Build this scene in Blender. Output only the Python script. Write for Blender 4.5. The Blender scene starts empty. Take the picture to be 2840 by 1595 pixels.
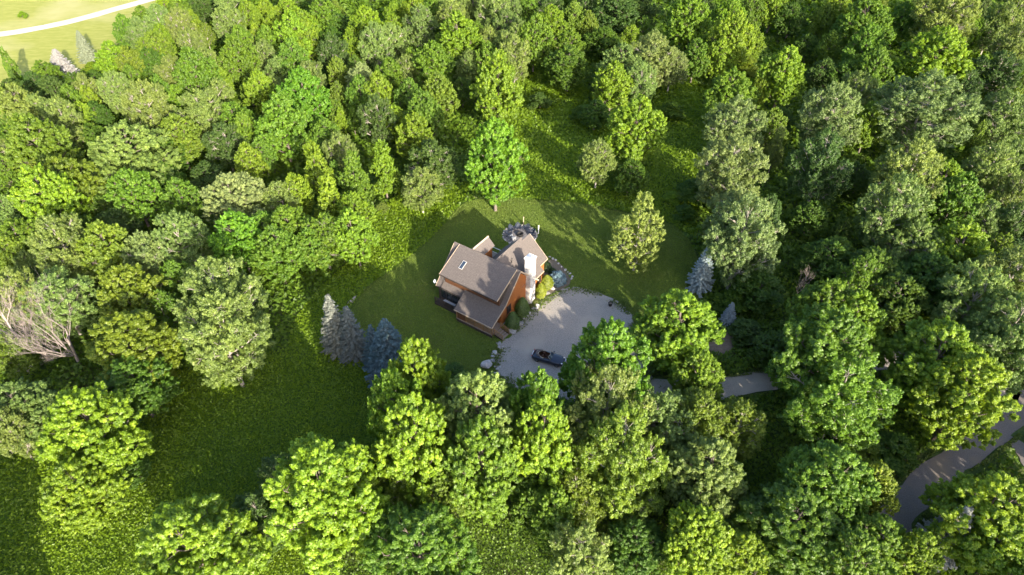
import bpy, bmesh, math, random
import numpy as np
from mathutils import Vector, Matrix

R = math.radians
scene = bpy.context.scene
COL = scene.collection

# ------------------------------------------------------------------ camera, sky, sun, exposure
CAM_H, PITCH = 66.0, R(41.3)
cam_d = bpy.data.cameras.new('camera')
cam_d.sensor_width = 36.0
cam_d.lens = 24.0
cam_d.clip_start = 0.5
cam_d.clip_end = 6000.0
cam_o = bpy.data.objects.new('camera', cam_d)
cam_o.location = (0, 0, CAM_H)
cam_o.rotation_euler = (R(90) - PITCH, 0, 0)
COL.objects.link(cam_o)
scene.camera = cam_o

SUN_EL, SUN_AZ = R(20.5), R(-62.0)          # azimuth from +x
S = Vector((math.cos(SUN_AZ) * math.cos(SUN_EL), math.sin(SUN_AZ) * math.cos(SUN_EL), math.sin(SUN_EL)))
world = bpy.data.worlds.new('World')
scene.world = world
world.use_nodes = True
wn = world.node_tree
bg = wn.nodes['Background']
sky = wn.nodes.new('ShaderNodeTexSky')
sky.sky_type = 'NISHITA'
sky.sun_disc = False
sky.sun_elevation = SUN_EL
sky.sun_rotation = math.atan2(S.x, S.y)
sky.air_density = 0.8
sky.dust_density = 2.5
wn.links.new(sky.outputs['Color'], bg.inputs['Color'])
bg.inputs['Strength'].default_value = 0.15
sd = bpy.data.lights.new('sun', 'SUN')
sd.energy = 4.1
sd.angle = R(0.55)
sd.color = (1.0, 0.89, 0.72)
so = bpy.data.objects.new('sun', sd)
so.rotation_euler = S.to_track_quat('Z', 'Y').to_euler()
COL.objects.link(so)
scene.view_settings.view_transform = 'Standard'
scene.view_settings.look = 'None'
scene.view_settings.gamma = 1.0
scene.view_settings.exposure = 1.82
scene.render.engine = 'CYCLES'
scene.cycles.max_bounces = 6
scene.cycles.diffuse_bounces = 4
scene.cycles.transmission_bounces = 4
scene.cycles.glossy_bounces = 3

# ------------------------------------------------------------------ helpers
_fw = Vector((0, math.cos(PITCH), -math.sin(PITCH)))
_up = Vector((0, math.sin(PITCH), math.cos(PITCH)))
def at(x, y, z=0.0):
    """world point at height z seen at (x, y) of a 2576 x 1447 survey of the place"""
    k = 2840.0 / 2576.0
    d = _fw + Vector((1, 0, 0)) * ((x * k - 1420.0) / 1893.0) - _up * ((y * k - 797.5) / 1893.0)
    t = (z - CAM_H) / d.z
    return Vector((d.x * t, d.y * t, z))

def tag(o, label=None, cat=None, group=None, kind=None):
    if label: o['label'] = label
    if cat: o['category'] = cat
    if group: o['group'] = group
    if kind: o['kind'] = kind
    return o

def empty(name, loc, rz=0.0):
    o = bpy.data.objects.new(name, None)
    o.location = loc
    o.rotation_euler = (0, 0, rz)
    o.empty_display_size = 0.2
    COL.objects.link(o)
    return o

def link(name, me, mat=None, parent=None, loc=None, rz=None):
    o = bpy.data.objects.new(name, me)
    if mat is not None and len(me.materials) == 0:
        me.materials.append(mat)
    if loc is not None: o.location = loc
    if rz is not None: o.rotation_euler = (0, 0, rz)
    COL.objects.link(o)
    if parent is not None: o.parent = parent
    return o

def mesh_py(name, verts, faces):
    me = bpy.data.meshes.new(name)
    me.from_pydata([tuple(v) for v in verts], [], faces)
    me.update()
    return me

def leaf_mesh(name, V, tint=None):
    """V: (n,3,3) array of leaf triangles, one float attribute per leaf"""
    n = len(V)
    me = bpy.data.meshes.new(name)
    me.vertices.add(n * 3)
    me.vertices.foreach_set('co', V.reshape(-1).astype(np.float32))
    me.loops.add(n * 3)
    me.loops.foreach_set('vertex_index', np.arange(n * 3, dtype=np.int32))
    me.polygons.add(n)
    me.polygons.foreach_set('loop_start', np.arange(0, n * 3, 3, dtype=np.int32))
    me.polygons.foreach_set('loop_total', np.full(n, 3, dtype=np.int32))
    if tint is not None:
        a = me.attributes.new('leafv', 'FLOAT', 'FACE')
        a.data.foreach_set('value', tint.astype(np.float32))
    me.update()
    return me

def norm(a): return a / np.maximum(np.linalg.norm(a, axis=-1, keepdims=True), 1e-9)

def leaves(pos, nrm, size, rng, aspect=1.0):
    n = len(pos)
    nrm = norm(nrm)
    t = norm(np.cross(nrm, rng.normal(size=(n, 3))))
    b = np.cross(nrm, t)
    s = (size * (0.65 + 0.7 * rng.random(n)))[:, None] * 0.5
    V = np.empty((n, 3, 3))
    V[:, 0] = pos + t * s * 1.35 * aspect
    V[:, 1] = pos - t * s * 0.75 - b * s * 1.05 / aspect
    V[:, 2] = pos - t * s * 0.75 + b * s * 1.05 / aspect
    return V

class MB:
    """collects boxes, prisms, tubes into one mesh"""
    def __init__(s): s.v, s.f = [], []
    def add(s, verts, faces):
        k = len(s.v)
        s.v += [tuple(p) for p in verts]
        s.f += [tuple(i + k for i in f) for f in faces]
        return s
    def box(s, x0, x1, y0, y1, z0, z1):
        return s.add([(x0,y0,z0),(x1,y0,z0),(x1,y1,z0),(x0,y1,z0),(x0,y0,z1),(x1,y0,z1),(x1,y1,z1),(x0,y1,z1)],
                     [(0,3,2,1),(4,5,6,7),(0,1,5,4),(1,2,6,5),(2,3,7,6),(3,0,4,7)])
    def extrude(s, pts, vec):
        n = len(pts); vec = Vector(vec)
        a = [Vector(p) for p in pts]; b = [p + vec for p in a]
        return s.add(a + b, [tuple(range(n))[::-1], tuple(range(n, 2 * n))] + [(i, (i + 1) % n, n + (i + 1) % n, n + i) for i in range(n)])
    def slab(s, pts, th):
        a = [Vector(p) for p in pts]
        nn = Vector((0, 0, 0))
        for i in range(len(a)):
            nn += a[i].cross(a[(i + 1) % len(a)])
        nn.normalize()
        if nn.z < 0: a = a[::-1]; nn = -nn
        return s.extrude(a, -nn * th)
    def bar(s, p, q, w, h=None):
        p, q = Vector(p), Vector(q); h = h or w
        d = (q - p).normalized()
        x = d.cross(Vector((0, 0, 1)))
        if x.length < 1e-3: x = Vector((1, 0, 0))
        x.normalize(); y = x.cross(d).normalized()
        c = [x * (-w / 2) + y * (-h / 2), x * (w / 2) + y * (-h / 2), x * (w / 2) + y * (h / 2), x * (-w / 2) + y * (h / 2)]
        return s.add([p + k for k in c] + [q + k for k in c], [(0,3,2,1),(4,5,6,7),(0,1,5,4),(1,2,6,5),(2,3,7,6),(3,0,4,7)])
    def tube(s, pts, rad, n=6, cap=True):
        pts = [Vector(p) for p in pts]
        ring = []
        for i, p in enumerate(pts):
            d = (pts[min(i + 1, len(pts) - 1)] - pts[max(i - 1, 0)]).normalized()
            x = d.cross(Vector((0.31, 0.17, 0.93)))
            if x.length < 1e-3: x = Vector((1, 0, 0))
            x.normalize(); y = d.cross(x)
            ring += [p + (x * math.cos(2 * math.pi * k / n) + y * math.sin(2 * math.pi * k / n)) * rad[i] for k in range(n)]
        F = []
        for i in range(len(pts) - 1):
            for k in range(n):
                F.append((i * n + k, i * n + (k + 1) % n, (i + 1) * n + (k + 1) % n, (i + 1) * n + k))
        if cap:
            F.append(tuple(range(n))[::-1]); F.append(tuple((len(pts) - 1) * n + k for k in range(n)))
        return s.add(ring, F)
    def lathe(s, prof, n=20, c=(0, 0, 0)):
        V = []
        for r, z in prof:
            V += [(c[0] + r * math.cos(2 * math.pi * k / n), c[1] + r * math.sin(2 * math.pi * k / n), c[2] + z) for k in range(n)]
        F = []
        for i in range(len(prof) - 1):
            for k in range(n):
                F.append((i * n + k, i * n + (k + 1) % n, (i + 1) * n + (k + 1) % n, (i + 1) * n + k))
        return s.add(V, F)
    def mesh(s, name, smooth=False):
        me = mesh_py(name, s.v, s.f)
        bm = bmesh.new(); bm.from_mesh(me)
        bmesh.ops.recalc_face_normals(bm, faces=bm.faces)
        bm.to_mesh(me); bm.free()
        if smooth:
            me.polygons.foreach_set('use_smooth', [True] * len(me.polygons))
        return me
    def build(s, name, mat, parent=None, smooth=False, loc=None, rz=None):
        return link(name, s.mesh(name, smooth), mat, parent, loc, rz)

# ------------------------------------------------------------------ materials
def new_mat(name):
    m = bpy.data.materials.new(name); m.use_nodes = True
    nt = m.node_tree
    return m, nt, nt.nodes['Principled BSDF']

def N(nt, t, **kw):
    n = nt.nodes.new(t)
    for k, v in kw.items():
        if k in n.inputs: n.inputs[k].default_value = v
        else: setattr(n, k, v)
    return n

def surf(name, c1, c2, scale=4.0, rough=0.8, bump=0.3, bscale=None, detail=6.0, c3=None, scale3=0.4, stretch=(1, 1, 1), bdist=0.05, spec=0.3, metallic=0.0):
    m, nt, b = new_mat(name)
    L = nt.links
    tc = N(nt, 'ShaderNodeTexCoord')
    mp = N(nt, 'ShaderNodeMapping'); mp.inputs['Scale'].default_value = stretch
    L.new(tc.outputs['Object'], mp.inputs['Vector'])
    n1 = N(nt, 'ShaderNodeTexNoise', Scale=scale, Detail=detail, Roughness=0.62)
    L.new(mp.outputs[0], n1.inputs['Vector'])
    r1 = N(nt, 'ShaderNodeMapRange'); r1.inputs['From Min'].default_value = 0.32; r1.inputs['From Max'].default_value = 0.68
    L.new(n1.outputs['Fac'], r1.inputs['Value'])
    mx = N(nt, 'ShaderNodeMix', data_type='RGBA')
    mx.inputs['A'].default_value = (*c1, 1); mx.inputs['B'].default_value = (*c2, 1)
    L.new(r1.outputs[0], mx.inputs['Factor'])
    out = mx.outputs['Result']
    if c3 is not None:
        n3 = N(nt, 'ShaderNodeTexNoise', Scale=scale3, Detail=4.0)
        L.new(tc.outputs['Object'], n3.inputs['Vector'])
        r3 = N(nt, 'ShaderNodeMapRange'); r3.inputs['From Min'].default_value = 0.48; r3.inputs['From Max'].default_value = 0.68
        L.new(n3.outputs['Fac'], r3.inputs['Value'])
        m3 = N(nt, 'ShaderNodeMix', data_type='RGBA')
        m3.inputs['B'].default_value = (*c3, 1)
        L.new(r3.outputs[0], m3.inputs['Factor']); L.new(out, m3.inputs['A'])
        out = m3.outputs['Result']
    L.new(out, b.inputs['Base Color'])
    b.inputs['Roughness'].default_value = rough
    b.inputs['Specular IOR Level'].default_value = spec
    b.inputs['Metallic'].default_value = metallic
    if bump:
        nb = N(nt, 'ShaderNodeTexNoise', Scale=bscale or scale * 3, Detail=5.0)
        L.new(mp.outputs[0], nb.inputs['Vector'])
        bp = N(nt, 'ShaderNodeBump', Strength=bump, Distance=bdist)
        L.new(nb.outputs['Fac'], bp.inputs['Height']); L.new(bp.outputs[0], b.inputs['Normal'])
    return m

def leaf_mat(name, color=None, trans=0.42, gloss=0.03, var=0.45):
    """foliage: object colour x per-leaf variation, light passes through"""
    m, nt, b = new_mat(name); L = nt.links
    nt.nodes.remove(b)
    out = nt.nodes['Material Output']
    at_ = N(nt, 'ShaderNodeAttribute', attribute_name='leafv')
    if color is None:
        oi = N(nt, 'ShaderNodeObjectInfo'); base = oi.outputs['Color']
    else:
        rg = N(nt, 'ShaderNodeRGB'); rg.outputs[0].default_value = (*color, 1); base = rg.outputs[0]
    hs = N(nt, 'ShaderNodeHueSaturation')
    L.new(base, hs.inputs['Color'])
    mv = N(nt, 'ShaderNodeMapRange'); mv.inputs['To Min'].default_value = 1 - var; mv.inputs['To Max'].default_value = 1 + var
    L.new(at_.outputs['Fac'], mv.inputs['Value']); L.new(mv.outputs[0], hs.inputs['Value'])
    mh = N(nt, 'ShaderNodeMapRange'); mh.inputs['To Min'].default_value = 0.515; mh.inputs['To Max'].default_value = 0.485
    L.new(at_.outputs['Fac'], mh.inputs['Value']); L.new(mh.outputs[0], hs.inputs['Hue'])
    df = N(nt, 'ShaderNodeBsdfDiffuse'); L.new(hs.outputs[0], df.inputs['Color'])
    tr = N(nt, 'ShaderNodeBsdfTranslucent')
    hs2 = N(nt, 'ShaderNodeHueSaturation'); hs2.inputs['Saturation'].default_value = 1.15; hs2.inputs['Value'].default_value = 1.3; hs2.inputs['Hue'].default_value = 0.49
    L.new(hs.outputs[0], hs2.inputs['Color']); L.new(hs2.outputs[0], tr.inputs['Color'])
    m1 = N(nt, 'ShaderNodeMixShader'); m1.inputs[0].default_value = trans
    L.new(df.outputs[0], m1.inputs[1]); L.new(tr.outputs[0], m1.inputs[2])
    gl = N(nt, 'ShaderNodeBsdfGlossy'); gl.inputs['Roughness'].default_value = 0.5
    m2 = N(nt, 'ShaderNodeMixShader'); m2.inputs[0].default_value = gloss
    L.new(m1.outputs[0], m2.inputs[1]); L.new(gl.outputs[0], m2.inputs[2])
    L.new(m2.outputs[0], out.inputs['Surface'])
    return m

def shingle_mat(name, c1, c2):
    m = surf(name, c1, c2, scale=5.0, rough=0.9, bump=0.25, bscale=30, stretch=(1, 1, 3), spec=0.15)
    nt = m.node_tree; L = nt.links; b = nt.nodes['Principled BSDF']
    tc = N(nt, 'ShaderNodeTexCoord')
    w = N(nt, 'ShaderNodeTexWave', wave_type='BANDS', bands_direction='Z', wave_profile='SAW', Scale=4.3, Distortion=0.15)
    L.new(tc.outputs['Object'], w.inputs['Vector'])
    old = b.inputs['Base Color'].links[0].from_socket
    mx = N(nt, 'ShaderNodeMix', data_type='RGBA', blend_type='MULTIPLY'); mx.inputs['Factor'].default_value = 0.3
    L.new(old, mx.inputs['A']); L.new(w.outputs['Color'], mx.inputs['B']); L.new(mx.outputs['Result'], b.inputs['Base Color'])
    return m

def log_mat(name, c1, c2):
    m = surf(name, c1, c2, scale=2.5, rough=0.65, bump=0, stretch=(1, 1, 8), spec=0.3)
    nt = m.node_tree; L = nt.links; b = nt.nodes['Principled BSDF']
    tc = N(nt, 'ShaderNodeTexCoord')
    w = N(nt, 'ShaderNodeTexWave', wave_type='BANDS', bands_direction='Z', wave_profile='SIN', Scale=1.55, Distortion=0.1)
    L.new(tc.outputs['Object'], w.inputs['Vector'])
    bp = N(nt, 'ShaderNodeBump', Strength=0.8, Distance=0.06)
    L.new(w.outputs['Fac'], bp.inputs['Height']); L.new(bp.outputs[0], b.inputs['Normal'])
    return m

def glass_mat(name, c=(0.02, 0.025, 0.03), rough=0.05):
    m, nt, b = new_mat(name)
    b.inputs['Base Color'].default_value = (*c, 1); b.inputs['Roughness'].default_value = rough
    b.inputs['Specular IOR Level'].default_value = 0.8
    return m

M = {}
M['leaf'] = leaf_mat('leaf')
M['leaf_airy'] = leaf_mat('leaf_airy', trans=0.38, gloss=0.035, var=0.45)
M['needle'] = leaf_mat('needle', trans=0.12, gloss=0.05, var=0.4)
M['weed'] = leaf_mat('weed', color=(0.150, 0.245, 0.012), trans=0.48, var=0.4, gloss=0.02)
M['meadow'] = surf('meadow', (0.060, 0.110, 0.010), (0.09, 0.15, 0.014), scale=2.5, bump=0.6)
M['under'] = leaf_mat('under', color=(0.095, 0.170, 0.014), trans=0.42, var=0.5, gloss=0.02)
M['bark'] = surf('bark', (0.10, 0.08, 0.065), (0.20, 0.17, 0.145), scale=6, stretch=(3, 3, 0.6), bump=0.6)
M['bark_pale'] = surf('bark_pale', (0.26, 0.23, 0.20), (0.42, 0.38, 0.34), scale=5, stretch=(3, 3, 0.6), bump=0.5)
M['dead'] = surf('dead', (0.20, 0.165, 0.145), (0.36, 0.31, 0.28), scale=5, stretch=(3, 3, 0.6), bump=0.5)
M['forest_floor'] = surf('forest_floor', (0.035, 0.068, 0.010), (0.07, 0.115, 0.016), scale=1.6, bump=0.8, bdist=0.3, c3=(0.075, 0.085, 0.022), scale3=0.12)
M['lawn'] = surf('lawn', (0.085, 0.128, 0.022), (0.135, 0.175, 0.042), scale=9.0, bump=0.9, bscale=26, bdist=0.06, c3=(0.130, 0.150, 0.038), scale3=0.13, rough=0.95, spec=0.1)
M['field'] = surf('field', (0.22, 0.245, 0.048), (0.31, 0.315, 0.085), scale=0.7, bump=0.7, bscale=9, bdist=0.1, c3=(0.36, 0.345, 0.15), scale3=0.05, rough=0.95, spec=0.1, stretch=(0.45, 1.4, 1))
M['gravel'] = surf('gravel', (0.19, 0.172, 0.152), (0.40, 0.368, 0.33), scale=7.0, detail=12, bump=0.8, bscale=30, bdist=0.05, c3=(0.38, 0.335, 0.28), scale3=0.22, rough=0.95, spec=0.15)
M['road'] = surf('road', (0.105, 0.095, 0.09), (0.20, 0.182, 0.172), scale=9.0, bump=0.6, bscale=30, bdist=0.03, c3=(0.20, 0.165, 0.13), scale3=0.3, rough=0.95, spec=0.15)
M['track'] = surf('track', (0.42, 0.39, 0.355), (0.55, 0.51, 0.465), scale=3.0, bump=0.5, rough=0.95)
M['mulch'] = surf('mulch', (0.09, 0.07, 0.05), (0.19, 0.16, 0.12), scale=9, bump=0.8, rough=0.95)
M['dirt'] = surf('dirt', (0.14, 0.10, 0.07), (0.24, 0.18, 0.13), scale=3, bump=0.6, rough=0.95)
M['shingle'] = shingle_mat('shingle', (0.108, 0.092, 0.084), (0.168, 0.145, 0.132))
M['log'] = log_mat('log', (0.27, 0.085, 0.020), (0.42, 0.155, 0.04))
M['trim'] = surf('trim', (0.34, 0.26, 0.18), (0.46, 0.36, 0.26), scale=4, bump=0.1)
M['deck'] = surf('deck', (0.16, 0.13, 0.11), (0.28, 0.23, 0.19), scale=5, stretch=(1, 6, 1), bump=0.3)
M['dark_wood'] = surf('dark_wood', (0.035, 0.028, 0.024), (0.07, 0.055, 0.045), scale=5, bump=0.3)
M['log_shade_and_trim'] = log_mat('log_shade_and_trim', (0.085, 0.036, 0.016), (0.15, 0.065, 0.028))  # darkened log: painted-in shade for porch panels and dormer wall, brown for window frames
M['rail_wood'] = surf('rail_wood', (0.22, 0.13, 0.06), (0.36, 0.23, 0.11), scale=5, bump=0.2)
M['foundation'] = surf('foundation', (0.28, 0.27, 0.26), (0.42, 0.41, 0.40), scale=6, bump=0.5)
M['glass'] = glass_mat('glass')
M['white'] = surf('white', (0.74, 0.74, 0.72), (0.82, 0.82, 0.80), scale=3, bump=0.05, rough=0.5)
M['rock'] = surf('rock', (0.22, 0.21, 0.20), (0.42, 0.40, 0.38), scale=3, bump=0.7, bscale=9, bdist=0.06)
M['rock_pale'] = surf('rock_pale', (0.32, 0.30, 0.285), (0.50, 0.47, 0.45), scale=3, bump=0.7, bscale=9, bdist=0.06)
M['patio'] = surf('patio', (0.115, 0.11, 0.115), (0.19, 0.18, 0.185), scale=3, bump=0.5)
M['chair_plastic'] = surf('chair_plastic', (0.018, 0.024, 0.04), (0.035, 0.045, 0.07), scale=6, bump=0.05, rough=0.75, spec=0.2)
M['chair_grey'] = surf('chair_grey', (0.24, 0.25, 0.27), (0.34, 0.35, 0.37), scale=6, bump=0.05, rough=0.75, spec=0.2)
M['iron'] = surf('iron', (0.012, 0.012, 0.013), (0.03, 0.028, 0.027), scale=8, bump=0.3, rough=0.6)

# ------------------------------------------------------------------ the setting
def densify(pts, step=1.2, jit=0.18, seed=1, closed=True):
    rnd = random.Random(seed); out = []
    n = len(pts)
    for i in range(n if closed else n - 1):
        a, b = Vector(pts[i]), Vector(pts[(i + 1) % n])
        k = max(1, int((b - a).length / step))
        for j in range(k):
            p = a.lerp(b, j / k)
            out.append(p + Vector((rnd.uniform(-jit, jit), rnd.uniform(-jit, jit), 0)))
    if not closed: out.append(Vector(pts[-1]))
    return out

def smooth_closed(pts, it=2):
    for _ in range(it):
        q = []
        for i in range(len(pts)):
            a, b = pts[i], pts[(i + 1) % len(pts)]
            q += [a.lerp(b, 0.25), a.lerp(b, 0.75)]
        pts = q
    return pts

def smooth_open(pts, it=2):
    for _ in range(it):
        q = [pts[0]]
        for i in range(len(pts) - 1):
            a, b = pts[i], pts[i + 1]
            q += [a.lerp(b, 0.25), a.lerp(b, 0.75)]
        pts = q + [pts[-1]]
    return pts

def sheet(name, pts, z, mat):
    bm = bmesh.new()
    vs = [bm.verts.new((p[0], p[1], z)) for p in pts]
    f = bm.faces.new(vs)
    if f.normal.z < 0: f.normal_flip()
    bmesh.ops.triangulate(bm, faces=bm.faces[:])
    bmesh.ops.recalc_face_normals(bm, faces=bm.faces[:])
    me = bpy.data.meshes.new(name); bm.to_mesh(me); bm.free()
    for p in me.polygons:
        if p.normal.z < 0: p.flip()
    return tag(link(name, me, mat), kind='structure')

def ribbon_pts(line, w, seed=3, jit=0.15):
    rnd = random.Random(seed)
    L_, R_ = [], []
    for i, p in enumerate(line):
        d = (line[min(i + 1, len(line) - 1)] - line[max(i - 1, 0)]).normalized()
        nrm = Vector((-d.y, d.x, 0))
        ww = w[i] if isinstance(w, list) else w
        L_.append(p + nrm * (ww / 2 + rnd.uniform(-jit, jit))); R_.append(p - nrm * (ww / 2 + rnd.uniform(-jit, jit)))
    return L_ + R_[::-1]

def strip(name, line, w, z, mat, seed=3, jit=0.15):
    p = ribbon_pts(line, w, seed, jit); n = len(p) // 2
    V = [(q.x, q.y, z) for q in p]
    F = [(i, 2 * n - 1 - i, 2 * n - 2 - i, i + 1) for i in range(n - 1)]
    me = mesh_py(name, V, F)
    for q in me.polygons:
        if q.normal.z < 0: q.flip()
    return tag(link(name, me, mat), kind='structure'), p

def A(*pts): return [at(x, y) for x, y in pts]

LAWN = smooth_closed(A((1165,506),(1240,498),(1340,503),(1450,510),(1560,535),(1640,545),(1720,578),(1752,640),(1772,720),(1745,860),(1640,900),
         (1600,960),(1250,985),(1130,965),(1010,935),(900,880),(868,795),(925,720),(1005,668),(1085,602),(1122,560)), 2)
PAD = smooth_closed(A((1395,733),(1440,720),(1500,733),(1550,755),(1584,780),(1597,815),(1600,880),(1640,930),(1650,1000),(1500,1020),(1300,985),(1257,942),
         (1241,905),(1262,862),(1290,840),(1315,800),(1340,775),(1367,754)), 2)
DRIVE = smooth_open(A((1560,960),(1700,978),(1870,974),(2050,935),(2235,905),(2330,905),(2450,960),(2560,1010)), 2)
ROAD = smooth_open([at(x / 1.10248, y / 1.10248) for x, y in ((3060,950),(2960,1040),(2838,1130),(2740,1210),(2628,1288),(2520,1386),(2474,1456),(2440,1560),(2410,1700),(2390,1900))], 2)
SPUR = smooth_open([at(x / 1.10248, y / 1.10248) for x, y in ((2700,1225),(2780,1215),(2830,1235),(2860,1290),(2900,1380))], 2)
TRACK = smooth_open(A((-300,110),(-100,97),(0,87),(100,71),(200,49),(300,20),(390,-4),(480,-40),(600,-90)), 2)
FIELD = smooth_closed(A((-600,520),(-180,300),(-30,235),(60,190),(150,188),(215,178),(300,112),(370,42),(430,-25),(520,-150),(650,-330),(-200,-380),(-900,-300)), 1)
BED = smooth_closed(A((1375,655),(1395,650),(1425,680),(1438,712),(1415,728),(1385,738),(1355,760),(1330,785),(1300,825),(1268,850),(1262,835),(1300,770),(1350,735)), 1)
BARE = smooth_closed(A((1795,835),(1830,825),(1850,850),(1838,885),(1800,895),(1770,880)), 1)

me = mesh_py('ground', [(-2500,-1500,-0.07),(2500,-1500,-0.07),(2500,3500,-0.07),(-2500,3500,-0.07)], [(0,1,2,3)])
tag(link('ground', me, M['forest_floor']), kind='structure')
sheet('field', densify(FIELD, 3, 0.4, 2), -0.02, M['field'])
sheet('lawn', densify(LAWN, 1.0, 0.22, 3), -0.012, M['lawn'])
sheet('planting_bed', densify(BED, 0.6, 0.12, 4), 0.0, M['mulch'])
sheet('bare_ground', densify(BARE, 0.6, 0.2, 5), 0.0, M['dirt'])
sheet('gravel_pad', densify(PAD, 0.55, 0.3, 6), 0.012, M['gravel'])
strip('gravel_drive', DRIVE, 3.2, 0.006, M['gravel'], 7, 0.4)
_, ROADP = strip('dirt_road', ROAD, 3.2, 0.006, M['road'], 8, 0.3)
strip('road_spur', SPUR, 1.8, 0.0, M['road'], 9)
strip('farm_track', TRACK, 3.6, 0.0, M['track'], 10, 0.1)

def inpoly(P_, poly):
    x, y = P_[:, 0], P_[:, 1]; r = np.zeros(len(P_), bool)
    n = len(poly); j = n - 1
    for i in range(n):
        xi, yi, xj, yj = poly[i][0], poly[i][1], poly[j][0], poly[j][1]
        c = ((yi > y) != (yj > y)) & (x < (xj - xi) * (y - yi) / (yj - yi + 1e-12) + xi)
        r ^= c; j = i
    return r

def near_line(P_, line, d):
    L_ = np.array([(p.x, p.y) for p in line]); r = np.full(len(P_), 1e9)
    for a, b in zip(L_[:-1], L_[1:]):
        ab = b - a; t = np.clip(((P_ - a) @ ab) / (ab @ ab + 1e-9), 0, 1)
        r = np.minimum(r, np.linalg.norm(P_ - (a + t[:, None] * ab), axis=1))
    return r < d

MEADOW_A = A((-60,1040),(300,960),(480,930),(720,880),(745,800),(800,730),(900,640),(950,540),(1000,490),(1080,450),(1200,465),(1165,506),(1122,560),(1085,602),
             (1005,668),(925,720),(868,795),(900,880),(1010,935),(1000,1200),(900,1300),(600,1600),(-60,1600))
MEADOW_B = A((1180,450),(1330,150),(1480,170),(1480,330),(1750,180),(1790,350),(1760,480),(1750,600),(1640,545),(1450,510),(1300,503))

sheet('meadow', MEADOW_A, -0.045, M['meadow']); sheet('clearing', MEADOW_B, -0.045, M['meadow'])

def fbm(p, s, seed):
    """cheap smooth 2-D noise, 0..1"""
    rg = np.random.default_rng(seed); v = np.zeros(len(p)); amp = 0
    for o in range(4):
        for _ in range(4):
            a = rg.random() * 6.28; k = s * 2 ** o * (0.7 + 0.6 * rg.random())
            v += np.sin((p[:, 0] * math.cos(a) + p[:, 1] * math.sin(a)) * k + rg.random() * 6.28) / 2 ** o; amp += 0.5 / 2 ** o
    return np.clip(0.5 + 0.5 * v / (amp * 2), 0, 1)

def hard_ground(P_):
    return inpoly(P_, LAWN) | inpoly(P_, PAD) | inpoly(P_, FIELD) | inpoly(P_, BARE) | near_line(P_, DRIVE, 2.0) | near_line(P_, ROAD, 2.5) | near_line(P_, SPUR, 1.3)

def scatter(n, lo, hi, rng): return lo + (np.array(hi) - lo) * rng.random((n, 2))

rng = np.random.default_rng(11)
pa = np.array([(p.x, p.y) for p in MEADOW_A + MEADOW_B])
pts = scatter(1700000, pa.min(0), pa.max(0), rng)
pts = pts[rng.random(len(pts)) < np.minimum(1, (45.0 / np.hypot(pts[:, 0], pts[:, 1])) ** 1.6)]
keep = (inpoly(pts, MEADOW_A) | inpoly(pts, MEADOW_B)) & ~hard_ground(pts)
pts = pts[keep]
hz = fbm(pts, 0.9, 5)
z = (0.12 + 0.62 * hz) * (0.35 + 0.65 * rng.random(len(pts)))
pos = np.column_stack([pts, z])
nr = np.column_stack([rng.normal(size=(len(pts), 2)) * 0.65, np.full(len(pts), 0.85)])
V = leaves(pos, nr, 0.0027 * np.hypot(pts[:, 0], pts[:, 1]) + 0.03, rng)
tv = np.clip(0.35 * fbm(pts, 0.25, 8) + 0.25 * hz + 0.5 * rng.random(len(pts)) - 0.05, 0, 1)
tag(link('meadow_weeds', leaf_mesh('meadow_weeds', V, tv), M['weed']), 'dense bright green waist high weeds filling the meadow', 'weeds', kind='stuff')
print('weeds', len(pts))

rng = np.random.default_rng(12)
TRAP = A((-150, -60), (2730, -60), (2700, 1560), (-130, 1560))
tp = np.array([(p.x, p.y) for p in TRAP])
pts = scatter(2200000, tp.min(0), tp.max(0), rng)
pts = pts[rng.random(len(pts)) < np.minimum(1, (58.0 / np.hypot(pts[:, 0], pts[:, 1])) ** 2)]
keep = inpoly(pts, TRAP) & ~hard_ground(pts) & ~inpoly(pts, MEADOW_A) & ~inpoly(pts, MEADOW_B)
pts = pts[keep]
hz = fbm(pts, 0.8, 15)
z = (0.1 + 1.5 * hz ** 1.5) * (0.3 + 0.7 * rng.random(len(pts)))
pos = np.column_stack([pts, z])
nr = np.column_stack([rng.normal(size=(len(pts), 2)) * 0.6, np.full(len(pts), 0.8)])
V = leaves(pos, nr, 0.0054 * np.hypot(pts[:, 0], pts[:, 1]), rng)
tv = np.clip(0.5 * fbm(pts, 0.2, 18) + 0.5 * rng.random(len(pts)), 0, 1)
tag(link('undergrowth', leaf_mesh('undergrowth', V, tv), M['under']), 'low leafy undergrowth covering the forest floor', 'undergrowth', kind='stuff')
print('undergrowth', len(pts))

# tufts of grass creeping in along the gravel, the road and the lawn edge
rng = np.random.default_rng(31)
ed = []
for poly, n_, w_ in ((PAD + PAD[:1], 9000, 0.55), (DRIVE, 9000, 1.9), (ROAD, 14000, 2.1), (LAWN + LAWN[:1], 5000, 0.5)):
    L_ = np.array([(p.x, p.y) for p in poly]); i = rng.integers(0, len(L_) - 1, n_); t = rng.random(n_)[:, None]
    b = L_[i] * (1 - t) + L_[i + 1] * t
    if w_ < 1: q = b + rng.normal(size=(n_, 2)) * w_
    else:
        d = norm(L_[i + 1] - L_[i]); nn = np.column_stack([-d[:, 1], d[:, 0]])
        q = b + nn * ((w_ - 0.35 + 0.5 * rng.random(n_) ** 1.5) * rng.choice([-1, 1], n_))[:, None]
    ed.append(q)
q = np.concatenate(ed); keep = fbm(q, 1.3, 77) > 0.45; q = q[keep]
pos = np.column_stack([q, 0.04 + 0.12 * rng.random(len(q))])
V = leaves(pos, np.column_stack([rng.normal(size=(len(q), 2)) * 0.7, np.full(len(q), 0.7)]), np.full(len(q), 0.16), rng)
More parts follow.
